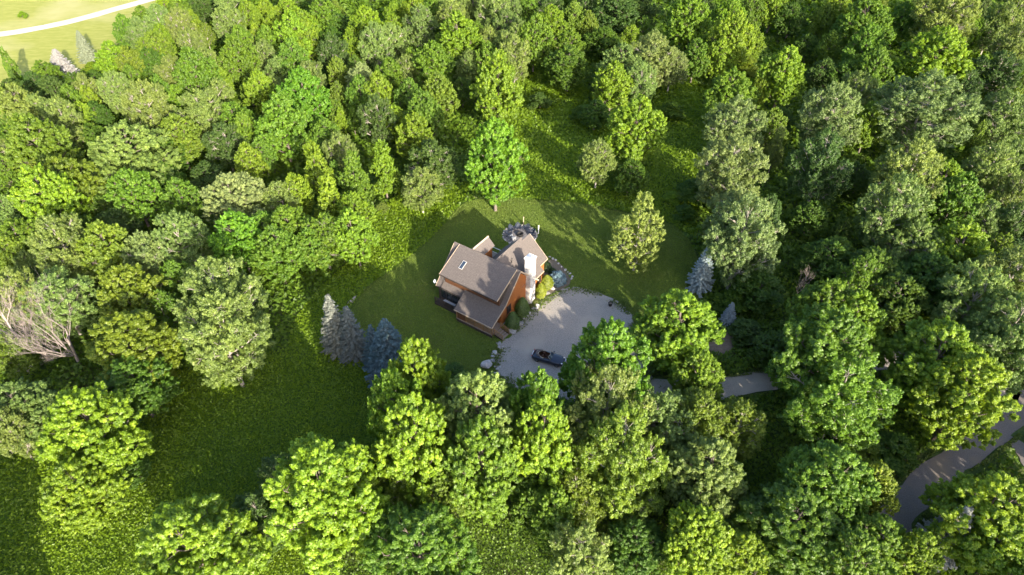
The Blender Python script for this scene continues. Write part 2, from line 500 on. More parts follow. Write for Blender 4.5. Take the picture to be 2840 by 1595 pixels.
tag(link('edge_grass', leaf_mesh('edge_grass', V, rng.random(len(q))), leaf_mat('edge_grass', color=(0.11, 0.16, 0.025), trans=0.3)), 'ragged grass tufts along the gravel and road edges', 'grass', kind='stuff')

# the mown grass itself
rng = np.random.default_rng(41)
pl_ = np.array([(p.x, p.y) for p in LAWN])
q = scatter(420000, pl_.min(0), pl_.max(0), rng)
q = q[inpoly(q, LAWN) & ~inpoly(q, PAD) & ~inpoly(q, BED) & (np.hypot(q[:, 0] - 1.25, q[:, 1] - 87.9) > 2.8)]
pos = np.column_stack([q, 0.01 + 0.05 * rng.random(len(q))])
V = leaves(pos, np.column_stack([rng.normal(size=(len(q), 2)), np.full(len(q), 0.55)]), np.full(len(q), 0.10), rng, 1.3)
tv = np.clip(0.25 + 0.5 * fbm(q, 0.35, 51) + 0.25 * fbm(q, 1.6, 52) - 0.2 + 0.35 * rng.random(len(q)), 0, 1)
tag(link('lawn_grass', leaf_mesh('lawn_grass', V, tv), leaf_mat('lawn_grass', color=(0.130, 0.195, 0.032), trans=0.35, var=0.55, gloss=0.02)), 'short mown green grass of the house lawn', 'grass', kind='stuff')
print('lawn blades', len(q))

# ------------------------------------------------------------------ trees
BASE_D, BASE_H = 9.0, 15.0

def lobes_for(seed, kind):
    rg = np.random.default_rng(seed); Rr = BASE_D / 2; out = []
    if kind == 'maple':      # dense, ovoid, upright lobes
        n, zb, zt = 26, 0.13, 0.97
        prof = lambda t: math.sin(math.pi * (0.14 + 0.80 * max(0, t) ** 0.85)) ** 0.75
        rl = (0.26, 0.38); st = 1.15
    elif kind == 'linden':   # broad dome, fine texture
        n, zb, zt = 28, 0.20, 0.96
        prof = lambda t: max(0.05, math.cos(math.pi / 2 * max(0, (t - 0.15)) ** 1.3)) ** 0.8 if t > 0.15 else 0.8 + 1.3 * t
        rl = (0.25, 0.34); st = 0.95
    elif kind == 'ash':      # loose, open, uneven
        n, zb, zt = 24, 0.16, 1.0
        prof = lambda t: math.sin(math.pi * (0.16 + 0.74 * t)) ** 0.6
        rl = (0.24, 0.38); st = 1.1
    elif kind == 'birch':
        n, zb, zt = 15, 0.03, 1.0
        prof = lambda t: math.sin(math.pi * (0.2 + 0.72 * t)) ** 0.8
        rl = (0.36, 0.48); st = 1.5
    elif kind == 'young':    # pyramidal
        n, zb, zt = 13, 0.12, 1.0
        prof = lambda t: max(0.05, 1.02 - t) ** 0.75 * (0.55 + 0.45 * min(1, t * 5))
        rl = (0.30, 0.46); st = 1.2
    else:                    # shrub
        n, zb, zt = 11, 0.05, 0.98
        prof = lambda t: max(0.05, math.cos(math.pi / 2 * max(0, t) ** 1.5)) ** 0.7
        rl = (0.36, 0.5); st = 1.0
    for i in range(n):
        t = (i + 0.5) / n * 0.9 + rg.uniform(-0.04, 0.04)
        a = i * 2.39996 + rg.uniform(-0.5, 0.5)
        r = Rr * rg.uniform(*rl) * (1 - 0.25 * t)
        d = max(0.0, Rr * prof(t) * rg.uniform(0.88, 1.12) - r * 0.8)
        out.append((np.array([d * math.cos(a), d * math.sin(a), BASE_H * (zb + (zt - zb) * (0.12 + 0.76 * t))]), r, st))
    out.append((np.array([rg.uniform(-.3, .3), rg.uniform(-.3, .3), BASE_H * zt - Rr * 0.42]), Rr * 0.36, st * 1.1))
    if kind in ('maple', 'linden', 'ash'):
        for i in range(4):   # core keeps the crown from being hollow
            out.append((np.array([0, 0, BASE_H * (zb + 0.2 + 0.12 * i)]), Rr * 0.42, 1.0))
    return out, zb

def make_tree_meshes(kind, seed):
    rg = np.random.default_rng(seed * 7 + 1)
    lobes, zb = lobes_for(seed, kind)
    conf = dict(maple=(980, 130, 0.38, 0.158, 0.75), linden=(1100, 105, 0.33, 0.138, 0.8), ash=(900, 100, 0.43, 0.142, 0.6),
                birch=(800, 80, 0.36, 0.15, 0.7), young=(640, 90, 0.38, 0.18, 0.7), shrub=(560, 80, 0.5, 0.26, 0.7))[kind]
    nc, nl, cr, ls, tight = conf
    C_ = np.array([l[0] for l in lobes]); Rd = np.array([l[1] for l in lobes]); St = np.array([l[2] for l in lobes])
    w = Rd ** 2; w /= w.sum()
    cl, od = [], []
    tries = 0
    while len(cl) < nc and tries < nc * 25:
        tries += 1
        i = rg.choice(len(lobes), p=w)
        d = norm(rg.normal(size=3) + np.array([0, 0, 0.25]))
        if d[2] < -0.45 and rg.random() < 0.75: continue
        p = C_[i] + Rd[i] * d * np.array([1, 1, St[i]]) * rg.uniform(0.72, 1.03)
        q = (p - C_) / (Rd[:, None] * np.column_stack([np.ones(len(St)), np.ones(len(St)), St]))
        dist = np.linalg.norm(q, axis=1); dist[i] = 9
        if dist.min() < 0.8: continue
        if cl and np.min(np.linalg.norm(np.array(cl) - p, axis=1)) < cr * 0.62 and rg.random() < 0.8: continue
        cl.append(p); od.append(d)
    cl, od = np.array(cl), np.array(od); nc = len(cl)
    clr = cr * (0.65 + 0.7 * rg.random(nc))
    idx = np.repeat(np.arange(nc), nl)
    # every clump is a tuft of shoots: wide at its foot, pointed outwards and up
    d = norm(rg.normal(size=(len(idx), 3)))
    ax = norm(od * 0.75 + np.array([0, 0, 0.55]) + rg.normal(size=od.shape) * 0.25)[idx]
    perp = d - (d * ax).sum(1, keepdims=True) * ax
    t = rg.random(len(idx)) ** 0.8
    droop = 0.35 if kind in ('ash', 'linden') else 0.0
    pos = cl[idx] + ax * (clr[idx] * (1.75 * t - 0.55))[:, None] + perp * (clr[idx] * (1.12 - 0.85 * t) * rg.random(len(idx)) ** 0.4)[:, None]
    pos[:, 2] -= droop * clr[idx] * (perp ** 2).sum(1)
    nr = perp * 0.8 + ax * 0.45 + np.array([0, 0, 0.35]) + rg.normal(size=d.shape) * (0.4 if kind != 'ash' else 0.55)
    V = leaves(pos, nr, np.full(len(idx), ls), rg, 1.15 if kind in ('ash', 'birch') else 1.0)
    tint = np.clip(0.5 + 0.17 * rg.normal(size=nc)[idx] + 0.16 * rg.normal(size=len(idx)), 0, 1)
    crown = leaf_mesh(kind + '_crown', V, tint)
    # trunk and limbs
    mb = MB(); rnd = random.Random(seed)
    top = BASE_H * 0.82
    ph = rnd.random() * 6
    axis = lambda t: Vector((0.22 * math.sin(ph + 3 * t), 0.22 * math.cos(ph * 1.7 + 2.3 * t), top * t))
    r0 = 0.24 if kind != 'birch' else 0.15
    mb.tube([axis(0.02 * 0) - Vector((0, 0, 0.3))] + [axis(k / 7) for k in range(8)], [r0 * 1.5, r0 * 1.2] + [r0 * (1 - 0.11 * k) for k in range(1, 8)], 7)
    for c, r, st in lobes[:-4]:
        tz = max(zb * 0.75, min(0.78, (c[2] - 0.9 * math.hypot(c[0], c[1])) / top))
        p0 = axis(tz); p2 = Vector(c) * 1.0; mid = p0.lerp(p2, 0.5) + Vector((rnd.uniform(-.2, .2), rnd.uniform(-.2, .2), -0.15))
        mb.tube([p0, mid, p2], [0.10, 0.07, 0.035], 5, False)
        k = 0
        for q in cl[np.argsort(np.linalg.norm(cl - c, axis=1))[:(9 if kind in ('ash', 'birch') else 4)]]:
            q = Vector(q); s = mid.lerp(p2, rnd.uniform(0.3, 1))
            mb.tube([s, s.lerp(q, 0.55) + Vector((0, 0, rnd.uniform(-.1, .1))), q], [0.035, 0.024, 0.012], 4, False)
    return crown, mb.mesh(kind + '_trunk', True)

LIB = {k: [make_tree_meshes(k, s) for s in range(n)] for k, n in (('maple', 4), ('linden', 3), ('ash', 4), ('birch', 1), ('young', 2), ('shrub', 2))}
for k, vs in LIB.items():
    for c, t in vs:
        c.materials.append(M['leaf_airy'] if k in ('ash', 'birch') else M['leaf'])
        t.materials.append(M['bark_pale'] if k in ('ash', 'birch') else M['bark'])

TINT = dict(y=(0.158, 0.255, 0.012), v=(0.106, 0.228, 0.011), g=(0.108, 0.200, 0.013), d=(0.070, 0.138, 0.010), k=(0.066, 0.122, 0.018),
            p=(0.160, 0.228, 0.045), o=(0.138, 0.205, 0.015), s=(0.152, 0.212, 0.055), w=(0.215, 0.290, 0.100), b=(0.200, 0.262, 0.045))
TNAME = dict(y='lime green', v='vivid green', g='mid green', d='deep green', k='dark bluish green', p='pale sage green', o='olive green', s='silvery green', w='cream flecked pale green', b='pale yellow green')

TABLE = '''
My -88.6 178.2 5.5 7.9;Mg -89.9 168.4 5.9 8.6;Mg -90.3 159.4 5.4 9.8;Ap -86.2 157.7 6.3 9.9;My -86.2 143.3 7.6 9.8;By -95.8 150.1 3.2 2.3;Ap -84.4
164.8 6.6 10.2;Mg -81.2 169.4 6.7 10.4;My -78.9 169.9 4.3 7.3;Ap -77.5 160.5 6.4 11.1;My -81.7 158.4 5.6 8.1;Ro -79 148.3 8.3 10.5;Ap -72.1 151.4 6
9.6;Mk -79.2 178.1 7.9 8.2;Ap -70 173.2 7.4 11.4;Ap -66.6 161.6 7.1 11.6;My -63.7 167.1 5.9 10.7;Mg -61.3 152.2 6.7 9.8;My -59.1 157 4.4 8.5;Mg -57.9
140.7 7.9 12.2;Ap -65.4 141.2 6.3 9.2;Ap -71.4 138 6.8 8.9;Mg -63.3 131.3 8.3 13.6;My -60.9 135.6 4.6 7.7;Mg -78.8 135.1 5.1 8.2;Md -86.5 144.3 5.4
7.2;Mo -81.7 141.8 5.8 9.5;Bg -80.6 142.1 4.6 3.4;Bg -95 142.9 3.6 2.6;Mk -94.6 132.7 6.2 6.9;Mk -99.4 134.9 5.1 6.9;Mk -103.6 133.1 6.2 5.9;Md -90.3
134 5.6 7.1;Md -87.4 136.4 5.6 6.4;Md -83.6 135 6.2 6;Md -78.6 144 7.1 8.1;Mk -91.4 128.3 6.6 8.5;Rg -98.5 137.8 6.6 8.2;By -129.9 183.8 2.4 1.8;Rp
-91.2 117.4 8.9 12.6;Ry -93.5 115.3 6.6 8.5;Ap -87.8 117 6 10.2;Ap -82.3 114.6 6.4 10.9;Ap -80.5 111.8 5.4 8.2;Ap -84.5 128 4.8 9.5;Ap -77.8 126.7 6.4
10.7;Mg -85.5 123.6 5.2 9.4;My -83 125.1 3.8 8.4;My -81.9 119.7 4.2 7.8;Md -80.5 121.5 5.2 6.9;Mg -70.5 128.8 4 8.9;My -66.8 127.8 4.6 7.3;Ap -65.8
114.5 8.7 14.4;Ap -57.2 115 9.2 12.1;Ap -57.5 125.6 5.9 9.3;Mg -51.2 115.2 7.3 9.8;Mg -48 110.8 6 10.2;Ak -50.2 106.6 6.9 10;Ro -58.4 107.5 7.9
11.8;Rp -63.1 99.3 14.1 14.2;Mo -79 101.3 10.3 14.7;Ap -86.1 102.8 5.6 8.9;Rg -85.3 99.6 5 8.1;Mo -70 91.6 9.6 12.5;Mo -79.6 99.1 4.6 7.5;My -69.5
85.5 9.3 14.5;Rg -58.9 89.4 8.2 11.7;Rp -77.7 86.9 5.9 8.7;Rg -51.7 89.3 6.2 10.4;Rw -42.7 87.8 9.9 11.9;My -44.4 100.6 5.1 9.6;Mk -51.6 99.4 6.3
6.6;Md -58 97.9 5.6 7.6;Md -67.3 101.7 5.1 6.6;Md -59.7 105.2 6.6 7.7;Md -79.4 105.4 6.2 8;Md -64.4 89.3 4.7 6.7;Md -92.1 114.3 6.6 7.8;Mk -84.4 112.2
6.8 6.6;Md -77.9 113.4 5.5 6.3;My -61.2 172.9 6.2 8.8;My -57 176.8 5.5 8.2;My -57.5 165.2 5.9 8.5;My -63.1 169.7 4 8.7;Mg -45.5 166.4 8.7 11.4;My -50
162 7.7 10.6;My -46.9 165.2 4.8 8.5;My -49.1 151.7 8.4 13.2;My -46.2 152.5 6.2 11;Mg -54.7 151.9 6 10.2;Ap -58.6 153.9 4 7.1;Ap -53.9 144.9 5.9 9.5;Mg
-46.4 140.3 7.4 11.8;Ap -41.9 135.1 6.7 9;Rp -49 137.6 6.2 9.3;Rp -48.8 131.1 5.5 7.9;Mv -39.4 120.4 9.5 14.1;My -49.7 127 6.4 10.7;Mg -40.5 109.6 9.3
14.2;Md -42.7 165.7 7.8 8.3;Ak -39.2 146.3 6.6 10.1;Md -42.7 160 6.4 6.4;My -33.6 158 8.7 12.1;My -36.3 151.2 6.2 8.8;Mo -37.1 139 4.6 8.3;Mo -34.4
127 4.3 8.3;Ap -29.7 147 7.7 12.3;Ap -26.8 151.5 7.3 10.6;My -29.5 173.1 6 8.1;My -24.4 172.7 6.8 10.7;My -28.1 162.5 6.4 8.9;Ap -21.5 159.6 7.6
12.1;Mg -18.9 172.7 6.8 10.2;Ap -14.3 172.3 8.1 11.2;Ap -9.9 174.1 6.8 12;Ap -14.3 165.1 7.8 11;My -11.9 149.8 10.5 14;Mg -8.1 158.4 5.6 8.7;Rw -30.9
133.6 6.7 9.5;Mg -25.4 136 6.7 9.2;Ap -21.9 137.8 5.6 9.3;My -21.3 141 4.7 9.5;Mg -16.6 136.6 8.8 12.5;Mg -29.4 124.4 6.3 11;My -25.8 124 6.3 11.5;Mg
-19.8 123.2 6.3 10.7;Mo -14.2 123.8 7.3 11.7;Mg -16.3 115.4 7.3 12.1;Ak -24.5 114 6.8 11.7;My -21.7 116.1 6 8.8;My -17.4 108.9 7.1 10.8;Ty -32.9 120
3.4 6;Tg -30.6 120 3.1 6;Mg -33.5 110.1 6.3 9.2;Mg -33.8 121.6 3.6 7.1;Ap -4.2 164.5 8.7 13.1;Ap -1.3 159.6 7.6 10.6;Ap -5.1 151.9 6 9.9;Ap -1.3 149.7
6 9.7;Rp -9.4 145.3 5.9 7.5;Mg -5.4 144.9 5.9 9.2;My -2.8 121.2 9.4 17;Rp -9.9 141.3 5.2 7.8;Md -10.2 131.7 5.5 7;Mv -2.5 94.7 9.7 17;Ak -13.3 99.4
8.3 10.3;Ap -14.7 93.6 6.6 8.9;Ty -21.2 98 6.4 11.1;Tg -25.8 95.4 6.2 10.6;Ty -32.1 97.1 6.2 11.4;Tg -30.3 100.7 3.5 6;Ap -29.9 104.9 5.6 9.2;Mg -43.8
105.3 4.7 8.2;My -34.3 91.7 5.2 9.3;Ap -36.3 89.7 5.9 9;Ty -28.1 88 6.3 10.8;My -24.5 87.3 6.3 8.8;My -23.1 79.6 6.4 11.2;Ag -27.3 79.3 7.2 10;Mg
-32.9 81.4 7.7 10.1;Mg -36.8 82.2 6 8.8;Mg -33.2 76.3 7.1 10.3;Mg -29.3 78.1 5.9 8.6;Bp -21.8 94.7 2.2 1.6;By -19.7 96.4 2.2 1.6;Bg -19.9 100.5 1.6
1.5;Ap -0.3 173.6 6.2 10.2;Mg 4.3 174.7 5.4 10.2;Ak 9 174.5 7.4 9.8;My 9.2 162 7.7 11;Mo 14.9 165.5 6.6 11;Mo 18.3 163.7 4.6 9.3;Mg 4.9 149 8.3
13.7;Ap -1 162.5 6.4 8.7;Ap 0.6 149.8 7.2 11;Ap 0.6 140.9 6.9 12;Mg 12.7 149 8.3 10.2;Md 11.7 139.4 10.1 10.6;Md 20.9 156.7 8.7 7.9;Mk 25.2 168.6 11.6
12.3;Mk 31.9 171.7 8.5 10.4;Ak 18.4 175 6.2 10.2;My 28.1 159.8 5.1 7.4;As 29.4 138.5 11.1 13.1;Rp 22.6 136.4 9.8 12.6;Ap 25.6 129.2 6.4 11.4;As 33.7
138.9 6.8 9.7;My 19.7 127.6 7.9 12.1;My 21.5 108 10.7 14.4;Md 16.2 122 6.3 6.8;My 40.4 157 10.8 16;Mg 39.8 144 7.1 10.1;My 51.7 164.7 8.9 11.9;My 47.6
146.7 9.8 15.2;My 44.4 142.9 6.9 10.7;Mg 59 170.9 6.2 10.9;My 54.5 153.6 6.2 9.6;Mg 42 122.8 9.9 12.7;Bo 52.4 148.6 6.2 4.6;As 38.8 108.1 9.9 13.8;My
50.2 130.2 3.9 8.7;Bk 5.8 131.7 4.8 3.5;Bd 14 126.5 4.7 3.4;Bd 32.1 127 5.2 3.8;My 64.2 171.8 7.4 11.3;Md 67.8 168.3 7.9 9.5;My 78.4 167.3 9.8 11.8;Mo
75.3 166.1 6.6 9.9;Mg 79.3 154.8 12.3 16;Mg 70.8 149.9 5.5 9.8;Md 67.8 154.2 6.2 7.3;My 54 130.6 9.5 14;Mg 75.4 142.8 8.7 13.6;Mg 73.5 133.9 7.7
12.7;Md 70 136.2 7.8 8.7;Mk 66.2 138.5 7.4 8.1;Mg 92.4 164 7.2 11;Ap 97.9 156.3 13.9 17;My 85 133.4 13.2 16.9;My 85.5 139.7 6.3 10.2;Mg 78.6 134.4 6.2
9.1;My 107.2 159.5 6.3 10.2;Ap 111 157.7 6.3 10;Ap 114.9 159 10.5 15.9;Ap 110.1 147.4 8.2 11.8;Ak 100.7 135.8 9.1 10.6;Ap 64.9 121.5 9.1 12.6;As 55.7
109.4 10.4 16.2;My 64.8 112.9 6.8 11.1;As 72.2 110.6 15.6 17;Ak 90.5 128.9 5.9 9.9;My 85.3 118.1 5.6 8.9;Ap 88.1 112 9.8 13.3;Mo 46.6 111.2 6.3
10.5;Md 51.6 120.3 6.2 6;Ak 49.2 94.8 9.2 14.9;Ap 61 90.3 9.8 15.7;Ap 55.2 81.6 8.9 15.1;Ap 57.1 76.8 8.2 10.4;My 69.9 94.4 7.7 10;Mg 67.2 86.4 7.6
12.6;Ap 78.4 97 8.2 11.4;Ap 85.3 101.8 6.3 9.5;My 62.4 75 9.1 12;Ap 71.3 84 5.4 9.4;Ao 70.4 77.9 5.1 7.8;Md 57.8 98.8 5.9 6.8;Md 46.5 87.3 5.5 6.9;Bd
47.3 81 5.3 3.9;Ak 74.7 82.2 6 10.1;Ak 72.2 76.8 5.1 7.3;Ap 79.7 90.9 5.1 9.6;Ap 14.3 100.9 6.3 10;Md 20 99.2 6.3 7.2;As 34.4 92.4 10.7 15.2;As 33.1
81.4 9.3 12.5;As 31.6 74.8 10.1 15.9;Bd 30.3 98.9 4.4 3.2;Bd 28.6 92.3 3.8 2.8;Wb 18.1 79.2 7.6 13.2;By 27.2 97.1 3.1 2.3;My 20.1 59.1 10.5 13.4;My
21.5 52.4 6.4 10.3;Bk 31.2 64.5 4.5 3.3;Bd 30.7 70.3 4.5 3.3;Md 34 70.5 6.7 6.8;Mg 39.1 61.6 8.5 13.2;Ag 46.8 69.5 5.6 10.3;My 41.2 59.2 8.2 13.1;Md
33.6 58.9 6.6 6.6;Md 44.8 75.5 7.6 8.4;Mg 34.9 52.9 10.7 16.7;Ag 35.6 48.3 11.1 13.8;My 48.2 52.9 10.7 14.5;My 48.7 47.4 9.5 14.6;Ap 57.7 55.1 7.4
11.8;Ao 24.7 45.8 5.9 9.2;Ao 20.2 46.5 6.4 10.2;Mp 19.2 38.7 8.3 12.5;Mg 30.8 37.6 8.9 12.6;Mo 36.3 38.5 5.2 9.3;Md 26.7 33.8 10.1 10.6;My 17.7 32 6.3
10.3;My 21.1 31.1 5.2 8.9;Mg 34 32.3 6.3 9.3;Mg 30.9 30 7.2 10.7;My 37.1 31.1 4.6 9.5;My 45 34.3 9.6 12.4;My 45.5 31.9 7.3 9.8;Bo 39.8 46.5 4.8 3.6;Bd
42.9 45.5 5.2 3.8;My -10.3 49.4 7.2 16;My -11.9 45 6.4 16;My -9.3 39.7 8.1 18;Md -7.4 55.3 4.2 4.8;Mp -3.6 43.8 9.2 17;Mg -2.9 38.2 7.9 17;Mg 2.5 44.9
6.4 15.9;My 3 40.3 6.7 17;Mg 2.6 40.5 6.4 11.4;Mv 10.5 49.6 9.6 18;Ap 9.8 44.1 8.9 16.5;Ap 15.3 45.6 8.3 10.9;Ao 10.8 39.2 8.1 16.5;Ao 6.3 37.6 6.4
9.2;Ao 11.7 37.6 6.3 8.8;Ao 20 45.5 6.3 10.4;Md 12 33.2 6 6.8;My 17.2 32.1 6.6 11.5;Rg -8.5 30.4 10.7 12.5;Mo -6.7 37.5 5.6 10.3;Ao -10.7 39 6.4
9.7;Md -14.7 39.2 3.8 6;Ap 6.2 30.8 5.8 10.3;Mg 4.1 35.2 5.2 10;Mg 2 36.3 4.4 8.3;Md 56.2 70.4 9.2 9.9;Ap 58 63.2 9 13.5;Ap 64.5 67.2 9.9 12.7;Ap 60
58.2 9.2 13.4;Md 50.4 66.3 8.4 9.8;Md 49.5 72 8.2 9.6;Bd 48 79.4 7.5 5.5;Bd 31.5 96.8 6.9 5.1;Mg 57.3 57.7 7.2 9.3;My -43.3 43.3 9.4 14.3;My -42.8 38
7.3 10.4;Md -41.3 42.4 4.3 5.1;Rp -55.1 48.7 7.8 9.3;Ap -54.6 45.6 4.3 8.9;My -17.3 34.9 10.8 17;Ak -23.2 38.7 5.6 9.2;Ak -24.5 35.2 5.4 8.6;My -28.1
30 10.6 14.8;Md -43.5 51.9 8.6 9.6;Md -25 33.8 4.7 6.5;Ro -71.7 79.4 8.3 9.4;Mo -71.5 76.9 5.8 8.4;Ap -62.6 75.2 7.8 12.9;Ap -60.7 71.5 6.3 9.7;Rp
-68.3 74.7 4.2 7.6;Mo -55.9 74.5 7.9 12.6;As -50.6 74.1 6.4 10.7;Ap -47.1 77.5 7.3 11.8;Mv -39.5 78.5 7.6 11.4;Mo -49.3 65.7 8.5 11.7;Ap -58.4 64.9
8.7 10.9;Ap -63 65.2 6.4 11.9;Mo -45.3 56.4 10.2 12.1;Ap -36 62.5 10.2 15.2;Ap -33.6 56.3 9.4 15.2;Ag -45.7 65.1 5.2 8.1;Ao -61.5 58 5 7.4;Md -66 72.1
5.2 6.2;Md -66.5 83.3 7.6 7.6;Mk -60.2 84.2 6.8 7.6;Mg -46.2 71.6 4.7 8.2
'''
ROWS = []
for e in TABLE.replace('\n', ' ').split(';'):
    a = e.split()
    if len(a) == 5: ROWS.append((a[0][0], a[0][1], float(a[1]), float(a[2]), float(a[3]), float(a[4])))

DEADXY = (-58.5, 60.5); SPRXY = (-18.5, 60.0)
def pl(x, y, line): return near_line(np.array([[x, y]]), line, 1e9)
def dline(x, y, line):
    P_ = np.array([x, y]); L_ = np.array([(p.x, p.y) for p in line]); r = 1e9
    for a, b in zip(L_[:-1], L_[1:]):
        ab = b - a; t = min(1, max(0, ((P_ - a) @ ab) / (ab @ ab + 1e-9)))
        r = min(r, float(np.linalg.norm(P_ - (a + t * ab))))
    return r
def place_words(x, y):
    if inpoly(np.array([[x, y]]), FIELD)[0]: return 'standing alone on the mown field'
    if math.hypot(x - DEADXY[0], y - DEADXY[1]) < 9: return 'next to the bare dead tree'
    if math.hypot(x - SPRXY[0], y - SPRXY[1]) < 8: return 'beside the row of blue spruces'
    if dline(x, y, ROAD) < 8: return 'beside the dirt road'
    if dline(x, y, FIELD + FIELD[:1]) < 9: return 'at the wood edge by the field'
    if dline(x, y, PAD + PAD[:1]) < 6.5: return 'overhanging the gravel parking pad'
    if dline(x, y, DRIVE) < 7: return 'along the gravel drive'
    if dline(x, y, LAWN + LAWN[:1]) < 7: return 'at the edge of the house lawn'
    if dline(x, y, MEADOW_A + MEADOW_A[:1]) < 7: return 'bordering the weedy meadow'
    if y > 92 and x < -40: return 'in the wood near the mown field'
    if y > 92 and x < 0: return 'in the wood behind the house'
    if y > 92 and x < 45: return 'in the thin wood beyond the patio'
    if y > 92: return 'in the wood far beyond the drive'
    if x < -25: return 'in the wood beyond the meadow'
    if x > 28: return 'in the wood between drive and road'
    return 'in the grove below the gravel pad'

KIND = dict(M=('maple', 'maple_tree', 'tree', 'dense crowned tree'), R=('linden', 'linden_tree', 'tree', 'dome shaped tree'), A=('ash', 'ash_tree', 'tree', 'loose crowned tree'),
            T=('young', 'young_tree', 'tree', 'slender pointed tree'), W=('birch', 'birch_tree', 'tree', 'feathery birch'), B=('shrub', 'shrub', 'shrub', 'rounded shrub'))
rt = random.Random(5)
TREES = []
def put_tree(k, c, x, y, D, h, words=None, label=None, jitter=0.14, name=None, rot=None):
    lib, nm, cat, form = KIND[k]
    cm, tm = rt.choice(LIB[lib])
    o = empty(name or nm, (x, y, -0.05), rt.uniform(0, 6.28) if rot is None else rot)
    o.scale = (D / BASE_D, D / BASE_D, h / BASE_H)
    size = '' if k == 'B' else ('tall ' if h > 13.5 else 'mid sized ' if h > 9 else 'small ')
    if k == 'B': size = 'large ' if D > 4 else 'small '
    lb = label or f'{size}{TNAME[c]} {form} {words or place_words(x, y)}'
    tag(o, lb, cat, f'{nm.replace("_", " ")}s of the wood')
    cr = link('crown', cm, None, o)
    b = TINT[c]; w_ = rt.uniform(-0.12, 0.07); g = 1 + rt.uniform(-0.10, 0.12)
    cr.color = (b[0] * (1 + w_) * g, b[1] * g, b[2] * (1 - w_) * g, 1)
    link('stem' if k == 'B' else 'trunk', tm, None, o)
    if not label: TREES.append((o, x, y, f'{size}{TNAME[c]}', form, words or place_words(x, y)))
    return o

placed = [(-22.7, 62.4, 5), (-20.5, 61.6, 5), (-14.9, 57.1, 7), (27.3, 74.9, 4.5), (29.6, 67.4, 4), (42.6, 34.2, 8), (-100.5, 147, 9), (-99, 155, 9), (-102, 141, 5), (-60, 60.6, 9), (-56, 60, 9), (40.7, 72.6, 5)]
for k, c, x, y, D, h in ROWS:
    put_tree(k, c, x, y, D, h); placed.append((x, y, D))

# young trees and darker understorey between the big crowns, and the wood going on round the frame
rf = np.random.default_rng(21)
OUT = np.array([(p.x, p.y) for p in A((-330, -120), (2910, -120), (2850, 1640), (-280, 1640))])
cand = scatter(9000, OUT.min(0), OUT.max(0), rf)
ok = inpoly(cand, OUT) & ~hard_ground(cand) & ~inpoly(cand, MEADOW_A) & ~inpoly(cand, MEADOW_B) & ~near_line(cand, LAWN + LAWN[:1], 3.5) & ~near_line(cand, PAD + PAD[:1], 5) & ~near_line(cand, DRIVE, 3.5) & ~near_line(cand, ROAD, 4.5) & ~near_line(cand, FIELD + FIELD[:1], 2.0)
nf = 0
for (x, y) in cand[ok]:
    if nf >= 130: break
    pp = np.array(placed); dd = np.hypot(pp[:, 0] - x, pp[:, 1] - y)
    gap = (dd - pp[:, 2] * 0.42).min()
    if gap < 1.5: continue
    D = float(min(7.0, max(3.2, gap * 1.7))) * rf.uniform(0.85, 1.1)
    k = rf.choice(['M', 'M', 'A', 'T', 'R']); c = rf.choice(['d', 'g', 'd', 'k', 'o', 'p'])
    put_tree(k, c, float(x), float(y), D * (0.7 if k == 'T' else 1), float(np.clip(D * 1.25 + 2, 5, 10.5)) * (1.1 if k == 'T' else 1))
    placed.append((x, y, D)); nf += 1
print('filler', nf)

# the wood goes on behind the camera: these shade the near end of the meadow
for k, c, x, y, D, h in (('M', 'g', -53, 21, 8.5, 15), ('M', 'y', -46.5, 18, 8, 15), ('A', 'g', -42, 17, 7, 14), ('M', 'g', -58, 26, 8, 14), ('M', 'g', -64, 32, 8, 14)):
    put_tree(k, c, x, y, D, h, 'off the near end of the meadow'); placed.append((x, y, D))
for k, c, x, y, D, h in (('M', 'y', 53, 24, 9, 15), ('M', 'g', 60, 30, 9, 15), ('M', 'g', 67, 37, 9, 14), ('A', 'p', 47, 19, 8, 14), ('M', 'g', 74, 44, 9, 14)):
    put_tree(k, c, x, y, D, h, 'off the near end of the dirt road'); placed.append((x, y, D))


# look-alikes are told apart by the neighbour they stand against
def short(form): return form.replace(' crowned', '').replace(' shaped', '').replace('slender ', '').replace('rounded ', '').replace('multi stemmed ', '')
XY = np.array([(t[1], t[2]) for t in TREES])
for rank in (1, 2, 3, 4):
    cnt = {}
    for t in TREES: cnt[t[0]['label']] = cnt.get(t[0]['label'], 0) + 1
    taken = set(cnt)
    for i, t in enumerate(TREES):
        if cnt[t[0]['label']] < 2: continue
        j = int(np.argsort(np.hypot(XY[:, 0] - t[1], XY[:, 1] - t[2]))[rank])
        nb = TREES[j]
        pw = t[5].replace('standing alone ', '').replace('overhanging the ', 'over the ').replace('in the wood ', '').replace('in the thin wood ', '').replace('in the grove ', '').replace('at the edge of', 'by').replace('at the wood edge by', 'by')
        lb = f"{t[3]} {short(t[4])} beside {nb[3].replace('mid sized ', '').replace('tall ', '').replace('small ', '').replace('large ', '')} {short(nb[4])} {pw}"
        if len(lb.split()) <= 16 and lb not in taken:
            taken.add(lb); t[0]['label'] = lb

